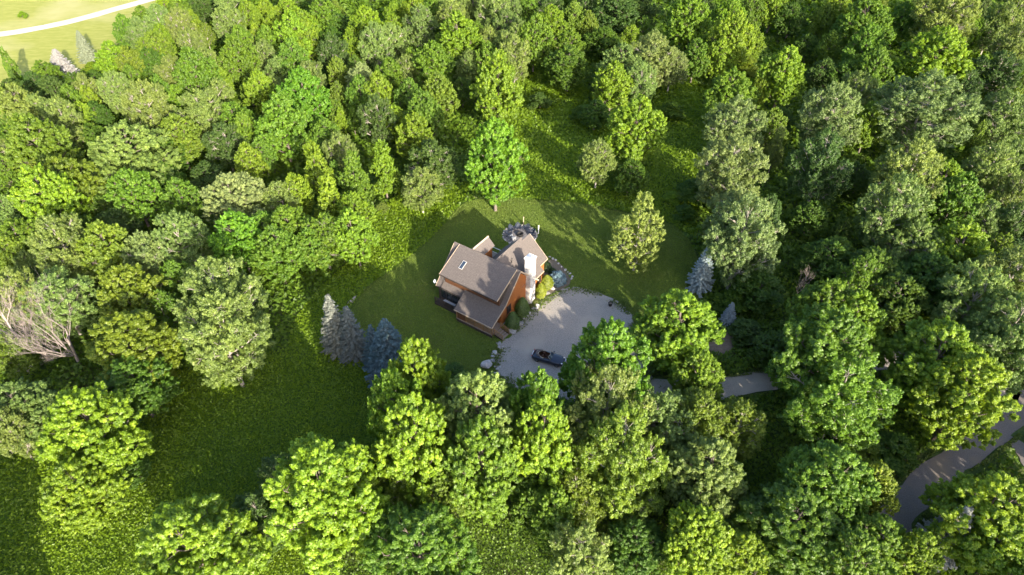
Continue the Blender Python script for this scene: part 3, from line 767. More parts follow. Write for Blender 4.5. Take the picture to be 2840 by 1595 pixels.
# --- spruces
def spruce_meshes(seed):
    rg = np.random.default_rng(seed); Hh, Rr = 10.0, 2.1
    P_, Nn, Tn, Sz = [], [], [], []
    mb = MB()
    mb.tube([(0, 0, -0.3), (0, 0, Hh * 0.5), (0, 0, Hh * 0.99)], [0.2, 0.12, 0.02], 7)
    z = 0.5; lev = 0
    while z < Hh - 0.15:
        t = z / Hh
        r = Rr * (1 - t) ** 0.85 * rg.uniform(0.88, 1.1) + 0.1
        n = int(6 + 9 * (1 - t))
        for i in range(n):
            a = 2 * math.pi * (i + 0.5 * (lev % 2)) / n + rg.uniform(-0.22, 0.22)
            L_ = r * rg.uniform(0.78, 1.12)
            dv = np.array([math.cos(a), math.sin(a), 0]); side = np.array([-dv[1], dv[0], 0])
            droop = 0.28 - 0.55 * t
            m = max(5, int(L_ * 15))
            for j in range(m):
                s = (j + rg.random()) / m
                if s < 0.2 and rg.random() < 0.5: continue
                base = dv * L_ * s + np.array([0, 0, z - droop * L_ * s + 0.16 * L_ * s * s])
                wd = 0.30 * (1.15 - s) * min(1, L_)
                for q in (-1, 0, 1):
                    P_.append(base + side * q * wd * rg.uniform(0.5, 1.1) + np.array([0, 0, -abs(q) * 0.05]))
                    Nn.append(np.array([0, 0, 0.75]) + dv * 0.6 + side * q * 0.5 + rg.normal(size=3) * 0.3)
                    Tn.append(np.clip(0.25 + 0.55 * s + 0.15 * rg.normal(), 0, 1)); Sz.append(0.17 + 0.06 * rg.random())
            if i % 3 == 0:
                mb.tube([(0, 0, z), tuple(dv * L_ * 0.9 + np.array([0, 0, z - droop * L_ * 0.8]))], [0.03, 0.01], 4, False)
        z += 0.27 + 0.12 * (1 - t); lev += 1
    V = leaves(np.array(P_), np.array(Nn), np.array(Sz), rg, 1.3)
    c = leaf_mesh('spruce_crown', V, np.array(Tn)); c.materials.append(M['needle'])
    t = mb.mesh('spruce_trunk', True); t.materials.append(M['bark'])
    return c, t
SPR = [spruce_meshes(s) for s in (1, 2, 3)]
def put_spruce(x, y, h, w, col, label, v=0, rz=0.0):
    o = empty('spruce_tree', (x, y, -0.02), rz); o.scale = (w / 4.2, w / 4.2, h / 10)
    tag(o, label, 'tree', 'spruces round the house and field')
    c = link('crown', SPR[v][0], None, o); c.color = (*col, 1)
    link('trunk', SPR[v][1], None, o)
BLUE, PALE, GREYG = (0.046, 0.080, 0.090), (0.24, 0.25, 0.23), (0.155, 0.185, 0.115)
put_spruce(-22.7, 62.4, 10.2, 4.9, (0.115, 0.128, 0.105), 'tall pale silver blue spruce at the end of the row by the meadow', 0)
put_spruce(-20.5, 61.6, 8.9, 4.8, (0.078, 0.095, 0.088), 'silver blue spruce in the middle of the row by the meadow', 1, 1.0)
put_spruce(-14.9, 57.1, 11.0, 7.4, BLUE, 'broad blue spruce of the row, nearest the gravel pad', 2, 2.0)
put_spruce(-17.4, 59.7, 7.6, 3.8, BLUE, 'small blue spruce squeezed against the broad one', 0, 3.0)
put_spruce(27.3, 74.9, 7.7, 4.2, (0.19, 0.24, 0.25), 'pale blue spruce standing behind the big lime maple by the lawn', 1, 4.0)
put_spruce(29.6, 67.4, 4.2, 2.6, (0.18, 0.22, 0.235), 'little blue spruce beside bare ground along the gravel drive', 0, 5.0)
put_spruce(42.6, 34.2, 9.0, 5.2, PALE, 'pale grey spruce beside the dirt road', 2, 0.5)
put_spruce(-100.5, 147.0, 6.6, 6.4, (0.27, 0.262, 0.25), 'whitish spruce standing at the edge of the mown field', 1, 1.5)
put_spruce(-99.0, 155.3, 7.6, 4.8, GREYG, 'grey green spruce standing out on the mown field', 2, 2.5)

# --- bare dead trees
def dead_tree(x, y, h, lean, seed, label, spread=0.55, depth=6):
    rnd = random.Random(seed); root = empty('dead_tree', (x, y, 0))
    trunk, limbs = MB(), MB()
    def grow(p, d, L_, r, lv, mb):
        pts = [p]; q = p.copy(); dd = d.copy(); n = 3
        for k in range(n):
            dd = (dd + Vector((rnd.uniform(-.16, .16), rnd.uniform(-.16, .16), rnd.uniform(-.02, .14)))).normalized()
            q = q + dd * (L_ / n); pts.append(q.copy())
        mb.tube(pts, [r * (1 - 0.14 * k) for k in range(n + 1)], 7 if lv == 0 else 5 if lv < 3 else 4, False)
        if lv >= depth: return
        for k in range(4 if lv < 3 else 3):
            s = pts[rnd.choice([1, 2, 3, 3])]
            a = rnd.uniform(0, 6.28)
            nd = (dd + Vector((math.cos(a), math.sin(a), rnd.uniform(-.1, .35))) * spread * rnd.uniform(0.7, 1.3)).normalized()
            grow(s, nd, L_ * rnd.uniform(0.55, 0.8), r * 0.5, lv + 1, limbs)
    grow(Vector((0, 0, -0.3)), Vector(lean).normalized(), h * 0.42, h * 0.017, 0, trunk)
    trunk.build('trunk', M['dead'], root, True); limbs.build('branches', M['dead'], root, True)
    tag(root, label, 'tree', 'bare dead trees')
dead_tree(-60.0, 60.6, 15.5, (-0.30, 0.15, 1), 4, 'big bare dead tree with bleached branches by the meadow')
dead_tree(-56.3, 60.2, 12.5, (0.05, 0.1, 1), 9, 'bare dead tree with dark forked trunk beside the bleached one', 0.6)
dead_tree(40.7, 72.6, 5.5, (0.05, 0, 1), 12, 'thin bare dead sapling in the undergrowth near the gravel drive', 0.5, 4)
dead_tree(37.3, 70.8, 4.0, (-0.6, 0, 0.7), 15, 'fallen bare branch in the undergrowth near the gravel drive', 0.5, 3)

# ------------------------------------------------------------------ the house (local x along the main ridge, y to the back)
HOUSE = empty('cabin_house', (-8.07, 76.36, 0), R(-34.69))
tag(HOUSE, 'log cabin house with brown shingle roofs, white stone chimney and porch', 'house')
KS = 1.03
def fz(v): return 7.41 - KS * abs(v)
def hp(name, mat, fn, parent=HOUSE, smooth=False):
    mb = MB(); fn(mb); return mb.build(name, M[mat], parent, smooth)

hp('foundation', 'foundation', lambda m: (m.box(0.5, 10.82, -3.98, 3.98, -0.1, 0.45), m.box(4.9, 10.25, 4.0, 5.85, -0.1, 0.45), m.box(7.7, 10.2, 5.86, 7.55, -0.1, 0.45)))
hp('wall', 'log', lambda m: m.extrude([(0.45, -4, 0.45), (0.45, 4, 0.45), (0.45, 4, 2.95), (0.45, 0, 7.08), (0.45, -4, 2.95)], (10.4, 0, 0)))
hp('wall', 'log', lambda m: m.extrude([(4.75, 2.0, 0.45), (10.3, 2.0, 0.45), (10.3, 2.0, 3.9), (7.14, 2.0, 7.12), (4.75, 2.0, 4.7)], (0, 3.85, 0)))
hp('wall', 'log', lambda m: m.extrude([(7.6, 5.86, 0.45), (10.25, 5.86, 0.45), (10.25, 5.86, 3.95), (7.6, 5.86, 6.6)], (0, 1.7, 0)))
hp('bay_wall', 'log', lambda m: m.box(10.31, 10.95, 4.4, 5.9, 0.1, 3.45))
# roofs
hp('roof', 'shingle', lambda m: m.slab([(0, 0, 7.41), (11.2, 0, 7.41), (11.2, -3.72, fz(3.72)), (4.65, -3.72, fz(3.72)), (4.65, -4.6, fz(4.6)), (0, -4.6, fz(4.6))], 0.16))
hp('roof', 'shingle', lambda m: m.slab([(0, 0.003, 7.407), (11.2, 0.003, 7.407), (11.2, 4.6, fz(4.6)), (0, 4.6, fz(4.6))], 0.16))
hp('porch_roof', 'shingle', lambda m: m.slab([(4.62, -3.5, 3.83), (11.203, -3.5, 3.83), (11.203, -6.69, 2.21), (4.8, -6.69, 2.21)], 0.14))
hp('dormer_roof', 'shingle', lambda m: m.slab([(0.95, -0.02, 7.47), (10.62, -0.02, 7.47), (10.7, -4.79, 5.32), (0.98, -4.79, 5.32)], 0.15))
hp('ridge_cap', 'shingle', lambda m: m.extrude([(-0.02, -0.18, 7.33), (-0.02, 0, 7.53), (-0.02, 0.18, 7.33), (-0.02, 0, 7.40)], (11.24, 0, 0)))
def ans(m):
    e = lambda u: 7.45 - (u - 7.14)
    m.slab([(7.14, -0.1, e(7.14)), (7.14, 6.11, e(7.14)), (7.39, 6.11, e(7.39)), (7.39, 7.92, e(7.39)), (10.56, 7.92, e(10.56)), (10.56, 6.0, e(10.56)), (11.22, 6.0, e(11.22)), (11.22, 3.2, e(11.22)), (10.9, 3.2, e(10.9)), (10.9, 0.9, e(10.9)), (8.0, -0.1, e(8.0))], 0.15)
hp('annex_roof', 'shingle', ans)
hp('annex_roof', 'shingle', lambda m: m.slab([(7.137, -0.1, 7.447), (7.137, 6.11, 7.447), (4.4, 6.11, 4.71), (4.4, 2.6, 4.71)], 0.15))
hp('ridge_cap', 'shingle', lambda m: m.extrude([(6.96, 0.1, 7.36), (7.14, 0.1, 7.56), (7.32, 0.1, 7.36), (7.14, 0.1, 7.43)], (0, 6.06, 0)))
hp('rear_dormer_wall', 'log', lambda m: m.extrude([(2.25, 0.6, 2.5), (4.15, 0.6, 2.5), (4.15, 0.6, 6.45), (3.2, 0.6, 7.35), (2.25, 0.6, 6.45)], (0, 2.6, 0)))
hp('rear_dormer_roof', 'shingle', lambda m: m.slab([(3.2, -0.03, 7.62), (3.2, 3.6, 7.62), (4.36, 3.6, 6.4), (4.36, 0.9, 6.4)], 0.13))
hp('rear_dormer_roof', 'shingle', lambda m: m.slab([(3.197, -0.03, 7.617), (3.197, 3.6, 7.617), (2.04, 3.6, 6.4), (2.04, 0.9, 6.4)], 0.13))
hp('ridge_cap', 'trim', lambda m: m.extrude([(3.06, 0.1, 7.55), (3.2, 0.1, 7.70), (3.34, 0.1, 7.55), (3.2, 0.1, 7.6)], (0, 3.54, 0)))
# trim along the rakes and eaves
def rake(name, p, q, w=0.06, h=0.2, mat='trim'): hp(name, mat, lambda m: m.bar(p, q, w, h))
rake('rake_board', (11.235, 0.0, 7.33), (11.235, -3.6, fz(3.6) - 0.08)); rake('rake_board', (11.235, -3.6, 3.70), (11.235, -6.72, 2.12))
rake('rake_board', (11.235, 0.0, 7.33), (11.235, 4.62, fz(4.62) - 0.08)); rake('rake_board', (-0.035, 0.0, 7.33), (-0.035, -4.62, fz(4.62) - 0.08)); rake('rake_board', (-0.035, 0, 7.33), (-0.035, 4.62, fz(4.62) - 0.08))
rake('rake_board', (10.66, -0.06, 7.45), (10.74, -4.8, 5.26)); rake('rake_board', (0.91, -0.06, 7.4), (0.94, -4.8, 5.26))
rake('fascia', (0.97, -4.825, 5.24), (10.72, -4.825, 5.24), 0.05, 0.2, 'dark_wood')
rake('gutter', (4.8, -6.74, 2.13), (11.2, -6.74, 2.13), 0.1, 0.11, 'trim')
rake('gutter', (0.0, -4.66, fz(4.6) - 0.09), (4.6, -4.66, fz(4.6) - 0.09), 0.09, 0.1, 'dark_wood')
rake('rake_board', (7.36, 7.945, 7.12), (10.58, 7.945, 3.95), 0.05, 0.18)
rake('fascia', (10.59, 6.0, 3.96), (10.59, 7.94, 3.96), 0.05, 0.16); rake('fascia', (11.25, 3.2, 3.29), (11.25, 6.0, 3.29), 0.05, 0.16)
# shed dormer walls and windows
hp('dormer_wall', 'log_shade_and_trim', lambda m: m.extrude([(1.15, -3.9, 3.2), (10.45, -3.9, 3.2), (10.45, -3.9, 5.52), (1.15, -3.9, 5.52)], (0, 0.12, 0)))  # darker log tone paints in the shade under the dormer eave
for uu in (1.15, 10.33):
    hp('dormer_cheek', 'dark_wood', lambda m: m.extrude([(uu, -3.78, fz(3.9) - 0.1), (uu, -3.78, 5.6), (uu, -0.4, 7.12), (uu, -0.4, fz(0.4) - 0.2)], (0.12, 0, 0)))
def window(cx, cz, w, h, plane, off, mull=1):
    """plane 'u' faces +x at x=off, 'v' faces -y at y=off"""
    o = empty('window', (0, 0, 0)); o.parent = HOUSE
    def bx(m, a0, a1, z0, z1, d0, d1):
        if plane == 'u': m.box(off + d0, off + d1, a0, a1, z0, z1)
        else: m.box(a0, a1, off - d1, off - d0, z0, z1)
    a0, a1, z0, z1 = cx - w / 2, cx + w / 2, cz - h / 2, cz + h / 2
    m = MB(); bx(m, a0, a1, z0, z1, 0.004, 0.03); m.build('pane', M['glass'], o)
    m = MB()
    for s in ((a0 - .08, a0, z0 - .08, z1 + .08), (a1, a1 + .08, z0 - .08, z1 + .08), (a0, a1, z1, z1 + .08), (a0, a1, z0 - .08, z0)): bx(m, *s, 0.002, 0.07)
    for k in range(1, mull + 1): bx(m, a0 + w * k / (mull + 1) - .025, a0 + w * k / (mull + 1) + .025, z0, z1, 0.031, 0.05)
    m.build('frame', M['log_shade_and_trim'], o)
for c in (2.6, 5.2, 7.4, 9.3): window(c, 4.45, 1.1, 0.75, 'v', -3.9)
window(-2.3, 2.1, 0.85, 1.35, 'u', 10.85)
window(5.15, 2.2, 0.9, 1.2, 'u', 10.95); window(2.2, 1.75, 1.6, 1.3, 'v', -4.0); window(9.0, 1.6, 1.2, 1.1, 'v', -4.0)
# door under the porch
d = hp('door', 'rail_wood', lambda m: m.box(7.0, 7.9, -4.06, -4.0, 0.55, 2.45)); hp('handle', 'iron', lambda m: m.box(7.75, 7.8, -4.10, -4.06, 1.4, 1.55), d)
# skylight on the dormer roof
sk = empty('skylight', (0, 0, 0)); sk.parent = HOUSE
sl = lambda v: 7.47 - (abs(v) - 0.02) * (7.47 - 5.32) / 4.77
def sky_slab(m, u0, u1, v0, v1, lift, th): m.slab([(u0, v0, sl(v0) + lift), (u1, v0, sl(v0) + lift), (u1, v1, sl(v1) + lift), (u0, v1, sl(v1) + lift)], th)
m = MB(); sky_slab(m, 3.02, 3.52, -1.95, -3.02, 0.10, 0.1); m.build('pane', glass_mat('sky_glass', (0.03, 0.045, 0.07), 0.08), sk)
m = MB(); sky_slab(m, 2.965, 3.017, -1.88, -3.09, 0.14, 0.2); sky_slab(m, 3.523, 3.575, -1.88, -3.09, 0.14, 0.2); sky_slab(m, 3.02, 3.52, -1.88, -1.945, 0.137, 0.2); sky_slab(m, 3.02, 3.52, -3.025, -3.09, 0.137, 0.2)
m.build('frame', M['foundation'], sk)
# vent pipes
hp('vent_pipe', 'iron', lambda m: m.tube([(8.4, 2.0, 6.0), (8.4, 2.0, 6.62)], [0.05, 0.05], 8)); hp('vent_pipe', 'iron', lambda m: m.tube([(8.2, 2.35, 6.1), (8.2, 2.35, 6.75)], [0.04, 0.04], 8))
# stone chimney
CH = empty('chimney', (0, 0, 0)); CH.parent = HOUSE
M['stone_white'] = surf('stone_white', (0.40, 0.38, 0.36), (0.74, 0.72, 0.69), scale=7, bump=0.7, bscale=8, bdist=0.06, detail=3)
m = MB(); m.box(10.66, 11.58, 1.92, 3.04, -0.1, 8.0); m.build('shaft', M['foundation'], CH)
rs = random.Random(8); m = MB()
def stones(m, face):
    z = -0.05
    while z < 7.95:
        hgt = rs.uniform(0.16, 0.30); hgt = min(hgt, 8.0 - z)
        lo, hi = (1.88, 3.08) if face in 'u' else (10.62, 11.62)
        a = lo
        while a < hi - 0.02:
            w = min(rs.uniform(0.18, 0.45), hi - a); d = rs.uniform(0.02, 0.07)
            g = 0.014
            if face == 'u': m.box(11.585, 11.60 + d, a + g, a + w - g, z + g, z + hgt - g)
            elif face == 'f': m.box(a + g, a + w - g, 1.90 - d, 1.915, z + g, z + hgt - g)
            else: m.box(a + g, a + w - g, 3.045, 3.06 + d, z + g, z + hgt - g)
            a += w
        z += hgt
for f_ in ('u', 'f', 'b'): stones(m, f_)
tag(m.build('stone_facing', M['stone_white'], CH), kind='stuff')
m = MB(); m.box(10.52, 11.74, 1.80, 3.16, 8.003, 8.15); m.build('cap', M['white'], CH)
m = MB(); m.box(10.86, 11.30, 2.22, 2.70, 8.153, 8.42); m.build('flue', surf('flue', (0.20, 0.23, 0.30), (0.30, 0.33, 0.40), bump=0.1), CH)
# front porch
PF = 0.55
for k in range(17):
    v0 = -6.55 + k * 0.15
    hp('deck_board', 'deck', lambda m: m.box(4.95, 11.05, v0, v0 + 0.138, PF - 0.04, PF))
hp('porch_skirt', 'dark_wood', lambda m: (m.box(4.97, 11.03, -6.52, -6.44, -0.05, PF - 0.045), m.box(4.97, 5.05, -6.43, -4.02, -0.05, PF - 0.045)))
hp('porch_beam', 'rail_wood', lambda m: m.box(4.95, 11.05, -6.48, -6.32, 2.0, 2.14))
for u in (5.02, 6.62, 8.1, 9.55, 10.98): hp('porch_post', 'rail_wood', lambda m: m.box(u - 0.07, u + 0.07, -6.47, -6.33, PF, 2.0))
hp('porch_panel', 'log_shade_and_trim', lambda m: m.box(5.10, 6.54, -6.44, -6.36, PF, 1.99))  # shadow on the porch front is put into the panel colour
hp('porch_panel', 'log_shade_and_trim', lambda m: m.box(4.98, 5.06, -6.32, -4.02, PF, 2.1))
hp('handrail', 'rail_wood', lambda m: m.box(6.69, 10.91, -6.45, -6.35, PF + 0.82, PF + 0.88)); hp('handrail', 'rail_wood', lambda m: m.box(6.69, 10.91, -6.43, -6.37, PF + 0.10, PF + 0.15))
bal = MB().box(-0.025, 0.025, -0.025, 0.025, 0, 0.67).mesh('baluster'); bal.materials.append(M['rail_wood'])
k = 0; u = 6.82
while u < 10.85:
    if not any(abs(u - p) < 0.1 for p in (8.1, 9.55)): link('baluster', bal, None, HOUSE, (u, -6.40, PF + 0.15))
    u += 0.15
# porch furniture shows only as shadow; stair to the gravel
for k in range(4):
    u0 = 11.06 + 0.36 * k; zz = PF - 0.11 * (k + 1)
    hp('stair_tread', 'deck', lambda m: m.box(u0, u0 + 0.33, -6.02, -4.62, zz - 0.05, zz))
for v in (-6.06, -4.56):
    hp('stringer', 'dark_wood', lambda m: m.bar((11.06, v, PF - 0.2), (12.5, v, 0.02), 0.05, 0.22))
    hp('handrail', 'rail_wood', lambda m: m.bar((11.05, v, PF + 0.86), (12.5, v, 0.92), 0.07, 0.05))
    for u in (11.1, 12.46): hp('stair_post', 'rail_wood', lambda m: m.box(u - .045, u + .045, v - .045, v + .045, 0.0 if u > 12 else 0.3, (PF + 0.95) if u < 12 else 1.0))
    for k in range(7):
        u = 11.27 + 0.165 * k; t = (u - 11.05) / 1.45
        b = hp('baluster', 'rail_wood', lambda m: m.box(u - .02, u + .02, v - .02, v + .02, PF - 0.12 - 0.42 * t, PF + 0.84 - 0.48 * t))
# side deck below the left eave
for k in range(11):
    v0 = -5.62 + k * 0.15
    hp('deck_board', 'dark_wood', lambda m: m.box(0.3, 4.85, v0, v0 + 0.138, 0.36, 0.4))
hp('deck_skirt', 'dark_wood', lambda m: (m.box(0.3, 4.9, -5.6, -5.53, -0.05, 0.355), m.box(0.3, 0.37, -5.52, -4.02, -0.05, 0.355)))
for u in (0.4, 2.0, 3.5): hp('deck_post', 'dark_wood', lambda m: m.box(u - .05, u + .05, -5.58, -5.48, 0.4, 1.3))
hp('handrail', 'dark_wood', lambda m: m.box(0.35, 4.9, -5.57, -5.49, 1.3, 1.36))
bal2 = MB().box(-0.02, 0.02, -0.02, 0.02, 0, 0.9).mesh('baluster'); bal2.materials.append(M['dark_wood'])
for k in range(27): link('baluster', bal2, None, HOUSE, (0.55 + 0.16 * k, -5.53, 0.4))
hp('post', 'dark_wood', lambda m: m.box(0.3, 0.44, -4.5, -4.36, 0.4, 2.6))
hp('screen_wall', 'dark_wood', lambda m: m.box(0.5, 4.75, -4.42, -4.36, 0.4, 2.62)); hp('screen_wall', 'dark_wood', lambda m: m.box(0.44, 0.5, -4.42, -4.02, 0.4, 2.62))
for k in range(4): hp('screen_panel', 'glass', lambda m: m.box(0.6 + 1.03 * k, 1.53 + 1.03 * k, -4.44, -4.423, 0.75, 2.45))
# rear deck
for k in range(18):
    v0 = 4.62 + k * 0.15
    hp('deck_board', 'deck', lambda m: m.box(-0.8, 2.9, v0, v0 + 0.138, 1.46, 1.5))
hp('rear_rail', 'white', lambda m: (m.box(2.84, 2.9, 4.7, 7.28, 2.44, 2.5), m.box(-0.8, 2.83, 7.22, 7.28, 2.44, 2.5), m.box(-0.8, 2.83, 7.235, 7.265, 1.6, 1.64), m.box(2.855, 2.885, 4.7, 7.2, 1.6, 1.64)))
for (u, v) in ((2.87, 7.25), (2.87, 5.9), (2.87, 4.75), (1.0, 7.25), (-0.75, 7.25)): hp('deck_post', 'white', lambda m: m.box(u - .05, u + .05, v - .05, v + .05, -0.05, 2.435))
hp('downspout', 'dark_wood', lambda m: m.tube([(0.95, -4.7, 5.1), (1.0, -4.05, 4.6), (1.0, -4.1, 3.4), (0.9, -4.75, 2.7), (0.9, -4.75, 0.1)], [0.04] * 5, 6))

def house_pt(u, v, z=0.0):
    a = R(-34.69); return Vector((-8.07 + u * math.cos(a) - v * math.sin(a), 76.36 + u * math.sin(a) + v * math.cos(a), z))

# things on the house
dz = empty('satellite_dish', house_pt(-0.16, -4.3, 2.75), R(-34.69))
MB().lathe([(0.0, 0.0), (0.12, 0.015), (0.22, 0.06), (0.28, 0.11), (0.285, 0.10), (0.22, 0.04), (0.0, -0.015)], 18).build('reflector', M['white'], dz, True, (-0.15, -0.1, 0.35)).rotation_euler = (0.9, -0.5, 0)
MB().tube([(0, 0, -0.1), (-0.02, -0.02, 0.2), (-0.13, -0.09, 0.36)], [0.025] * 3, 6).build('mast', M['white'], dz)
MB().tube([(-0.15, -0.1, 0.35), (-0.3, -0.42, 0.5)], [0.015, 0.015], 5).build('feed_arm', M['white'], dz)
tag(dz, 'small white dish antenna fixed to the corner of the roof eave', 'antenna')
be = empty('bench', house_pt(2.5, -4.9, 0.4), R(-34.69))
MB().box(-1.0, 1.0, -0.22, 0.22, 0.40, 0.46).build('seat', M['chair_grey'], be)
for u in (-0.85, 0.85): MB().box(u - .05, u + .05, -0.18, 0.18, 0, 0.40).build('leg', M['chair_grey'], be)
tag(be, 'long pale grey bench on the dark side deck', 'bench')

# ------------------------------------------------------------------ car
def build_car():
    root = empty('convertible_car', (4.75, 60.75, 0.012), R(-21.0))
    root.scale = (0.95, 0.95, 0.95)
    tag(root, 'dark navy open car with brown cabin parked on gravel, half under a tree', 'car')
    L_, W = 4.55, 0.92
    paint, nt, b = new_mat('navy_paint')
    b.inputs['Base Color'].default_value = (0.006, 0.013, 0.030, 1); b.inputs['Metallic'].default_value = 0.35; b.inputs['Roughness'].default_value = 0.28; b.inputs['Coat Weight'].default_value = 0.9
    xs = np.linspace(-L_ / 2, L_ / 2, 37)
    def halfw(x):
        t = abs(x) / (L_ / 2); return W * (1 - 0.30 * max(0, t - 0.62) ** 1.6 / 0.38 ** 1.6)
    def topz(x):   # rear at -x: short high deck; long bonnet to +x
        return float(np.interp(x, [-2.275, -2.2, -1.9, -1.2, -0.4, 0.5, 1.2, 1.9, 2.2, 2.275], [0.55, 0.74, 0.90, 0.95, 0.90, 0.92, 0.86, 0.76, 0.66, 0.5]))
    ys = np.linspace(-1, 1, 15)
    def inside(x, s): return ((x + 0.42) / 0.98) ** 2 + (s / 0.74) ** 2 < 1.0
    V, F, tub = [], [], MB()
    for x in xs:
        hw, tz = halfw(x), topz(x)
        ring = [(x, -hw * 0.93, 0.20), (x, -hw * 1.0, 0.42), (x, -hw * 0.985, tz * 0.72)]
        ring += [(x, s * hw * 0.95, tz - 0.10 * s ** 4 - 0.03 * s * s) for s in ys]
        ring += [(x, hw * 0.985, tz * 0.72), (x, hw * 1.0, 0.42), (x, hw * 0.93, 0.20)]
        V += ring
    n = len(ys) + 6
    for i in range(len(xs) - 1):
        for j in range(n - 1):
            if 3 <= j < 3 + len(ys) - 1:
                xm = (xs[i] + xs[i + 1]) / 2; sm = (ys[j - 3] + ys[j - 2]) / 2
                if inside(xm, sm): continue
            F.append((i * n + j, (i + 1) * n + j, (i + 1) * n + j + 1, i * n + j + 1))
        F.append((i * n + n - 1, (i + 1) * n + n - 1, (i + 1) * n, i * n))
    F.append(tuple(range(n))); F.append(tuple((len(xs) - 1) * n + k for k in range(n))[::-1])
    me = mesh_py('body', V, F); bm = bmesh.new(); bm.from_mesh(me); bmesh.ops.recalc_face_normals(bm, faces=bm.faces); bm.to_mesh(me); bm.free()
    me.polygons.foreach_set('use_smooth', [True] * len(me.polygons))
    link('body', me, paint, root)
    brown = surf('brown_leather', (0.04, 0.018, 0.010), (0.08, 0.036, 0.018), scale=6, bump=0.1, rough=0.55)
    cream = surf('cream_trim', (0.34, 0.28, 0.21), (0.44, 0.38, 0.30), scale=6, bump=0.05, rough=0.5)
    black = surf('tyre_rubber', (0.012, 0.012, 0.013), (0.025, 0.025, 0.025), scale=9, bump=0.1, rough=0.8)
    grey = surf('hood_cloth', (0.10, 0.085, 0.08), (0.16, 0.14, 0.13), scale=9, bump=0.2)
    chrome = surf('chrome', (0.6, 0.6, 0.6), (0.7, 0.7, 0.7), bump=0, rough=0.15, metallic=1.0)
    # cabin tub, seats, dash
    m = MB(); el = [(-0.42 + 0.97 * math.cos(a), 0.655 * math.sin(a)) for a in np.linspace(0, 2 * math.pi, 33)[:-1]]
    m.add([(x, y, 0.82) for x, y in el] + [(x * 0.97 - .01, y * 0.97, 0.34) for x, y in el], [(i, (i + 1) % 32, 32 + (i + 1) % 32, 32 + i) for i in range(32)] + [tuple(range(32, 64))])
    m.build('cabin', brown, root)
    for y in (-0.33, 0.33):
        s = MB(); s.box(-0.62, -0.1, y - 0.24, y + 0.24, 0.36, 0.52); s.build('seat', brown, root)
        s = MB(); s.extrude([(-0.62, y - 0.22, 0.5), (-0.80, y - 0.20, 1.02), (-0.68, y - 0.20, 1.04), (-0.48, y - 0.22, 0.5)], (0, 0.43, 0)); s.build('backrest', brown, root)
    m = MB(); m.box(0.22, 0.5, -0.6, 0.6, 0.55, 0.84); m.build('dashboard', brown, root)
    m = MB(); m.lathe([(0.15, -0.012), (0.17, 0), (0.15, 0.012), (0.13, 0), (0.15, -0.012)], 16); m.build('steering_wheel', black, root, loc=(0.12, 0.33, 0.86)).rotation_euler = (0, -1.0, 0)
    # pale trim arc round the cabin, folded roof behind it
    arc = [(-0.42 + 1.05 * math.cos(a), 0.72 * math.sin(a), 0.93) for a in np.linspace(math.pi * 0.52, math.pi * 1.48, 17)]
    m = MB(); m.tube(arc, [0.06] * 17, 6); m.build('cabin_trim', cream, root, True)
    arc = [(-0.55 + 1.15 * math.cos(a), 0.62 * math.sin(a), 0.95) for a in np.linspace(math.pi * 0.62, math.pi * 1.38, 13)]
    m = MB(); m.tube(arc, [0.06] + [0.14] * 11 + [0.06], 8); m.build('folded_roof', grey, root, True)
    # windscreen
    pr = lambda s, t: (0.62 - 0.38 * t - 0.10 * s * s, s * (0.70 - 0.09 * t), 0.88 + 0.40 * t)
    S_ = np.linspace(-1, 1, 9)
    m = MB(); m.add([pr(s, 0) for s in S_] + [pr(s, 0.96) for s in S_], [(i, i + 1, 10 + i, 9 + i) for i in range(8)]); m.build('windscreen', glass_mat('car_glass', (0.05, 0.07, 0.09), 0.03), root, True)
    m = MB(); m.tube([pr(-1, -0.05), pr(-1, 1)] + [pr(s, 1) for s in S_[1:]] + [pr(1, -0.05)], [0.035] * 11, 6); m.build('windscreen_frame', cream, root, True)
    for sx in (-1.42, 1.42):
        for sy in (-1, 1):
            w = empty('wheel', (sx, sy * 0.80, 0.33)); w.parent = root; w.rotation_euler = (math.pi / 2, 0, 0)
            MB().lathe([(0.20, -0.1), (0.31, -0.1), (0.33, -0.06), (0.33, 0.06), (0.31, 0.1), (0.20, 0.1), (0.20, -0.1)], 24).build('tyre', black, w, True)
            MB().lathe([(0.0, 0.07), (0.06, 0.07), (0.19, 0.05), (0.2, 0.09), (0.2, -0.09), (0.0, -0.08)], 20).build('rim', chrome, w, True)
    for sy in (-1, 1):
        MB().lathe([(0, 0.05), (0.09, 0.04), (0.13, 0.0), (0, -0.02)], 14, (0, 0, 0)).build('headlight', M['white'], root, True, (2.08, sy * 0.60, 0.70))
        MB().box(-2.29, -2.22, sy * 0.58 - 0.14, sy * 0.58 + 0.14, 0.62, 0.70).build('tail_light', surf('lens_red', (0.25, 0.01, 0.01), (0.3, 0.02, 0.02), bump=0), root)
        MB().box(0.45, 0.58, sy * 0.93 - 0.10, sy * 0.93 + 0.06, 0.90, 1.02).build('mirror', paint, root)
    MB().box(2.2, 2.33, -0.7, 0.7, 0.30, 0.42).build('bumper', chrome, root); MB().box(-2.36, -2.24, -0.7, 0.7, 0.32, 0.44).build('bumper', chrome, root)
build_car()

# ------------------------------------------------------------------ patio with fire pit
PC = Vector((1.25, 87.9, 0))
bm_pts = [PC + Vector((2.62 * math.cos(a) * (1 + .03 * math.sin(3 * a)), 2.55 * math.sin(a), 0)) for a in np.linspace(0, 2 * math.pi, 49)[:-1]]
PAT = sheet('patio', bm_pts, 0.02, M['patio'])
rp = random.Random(4)
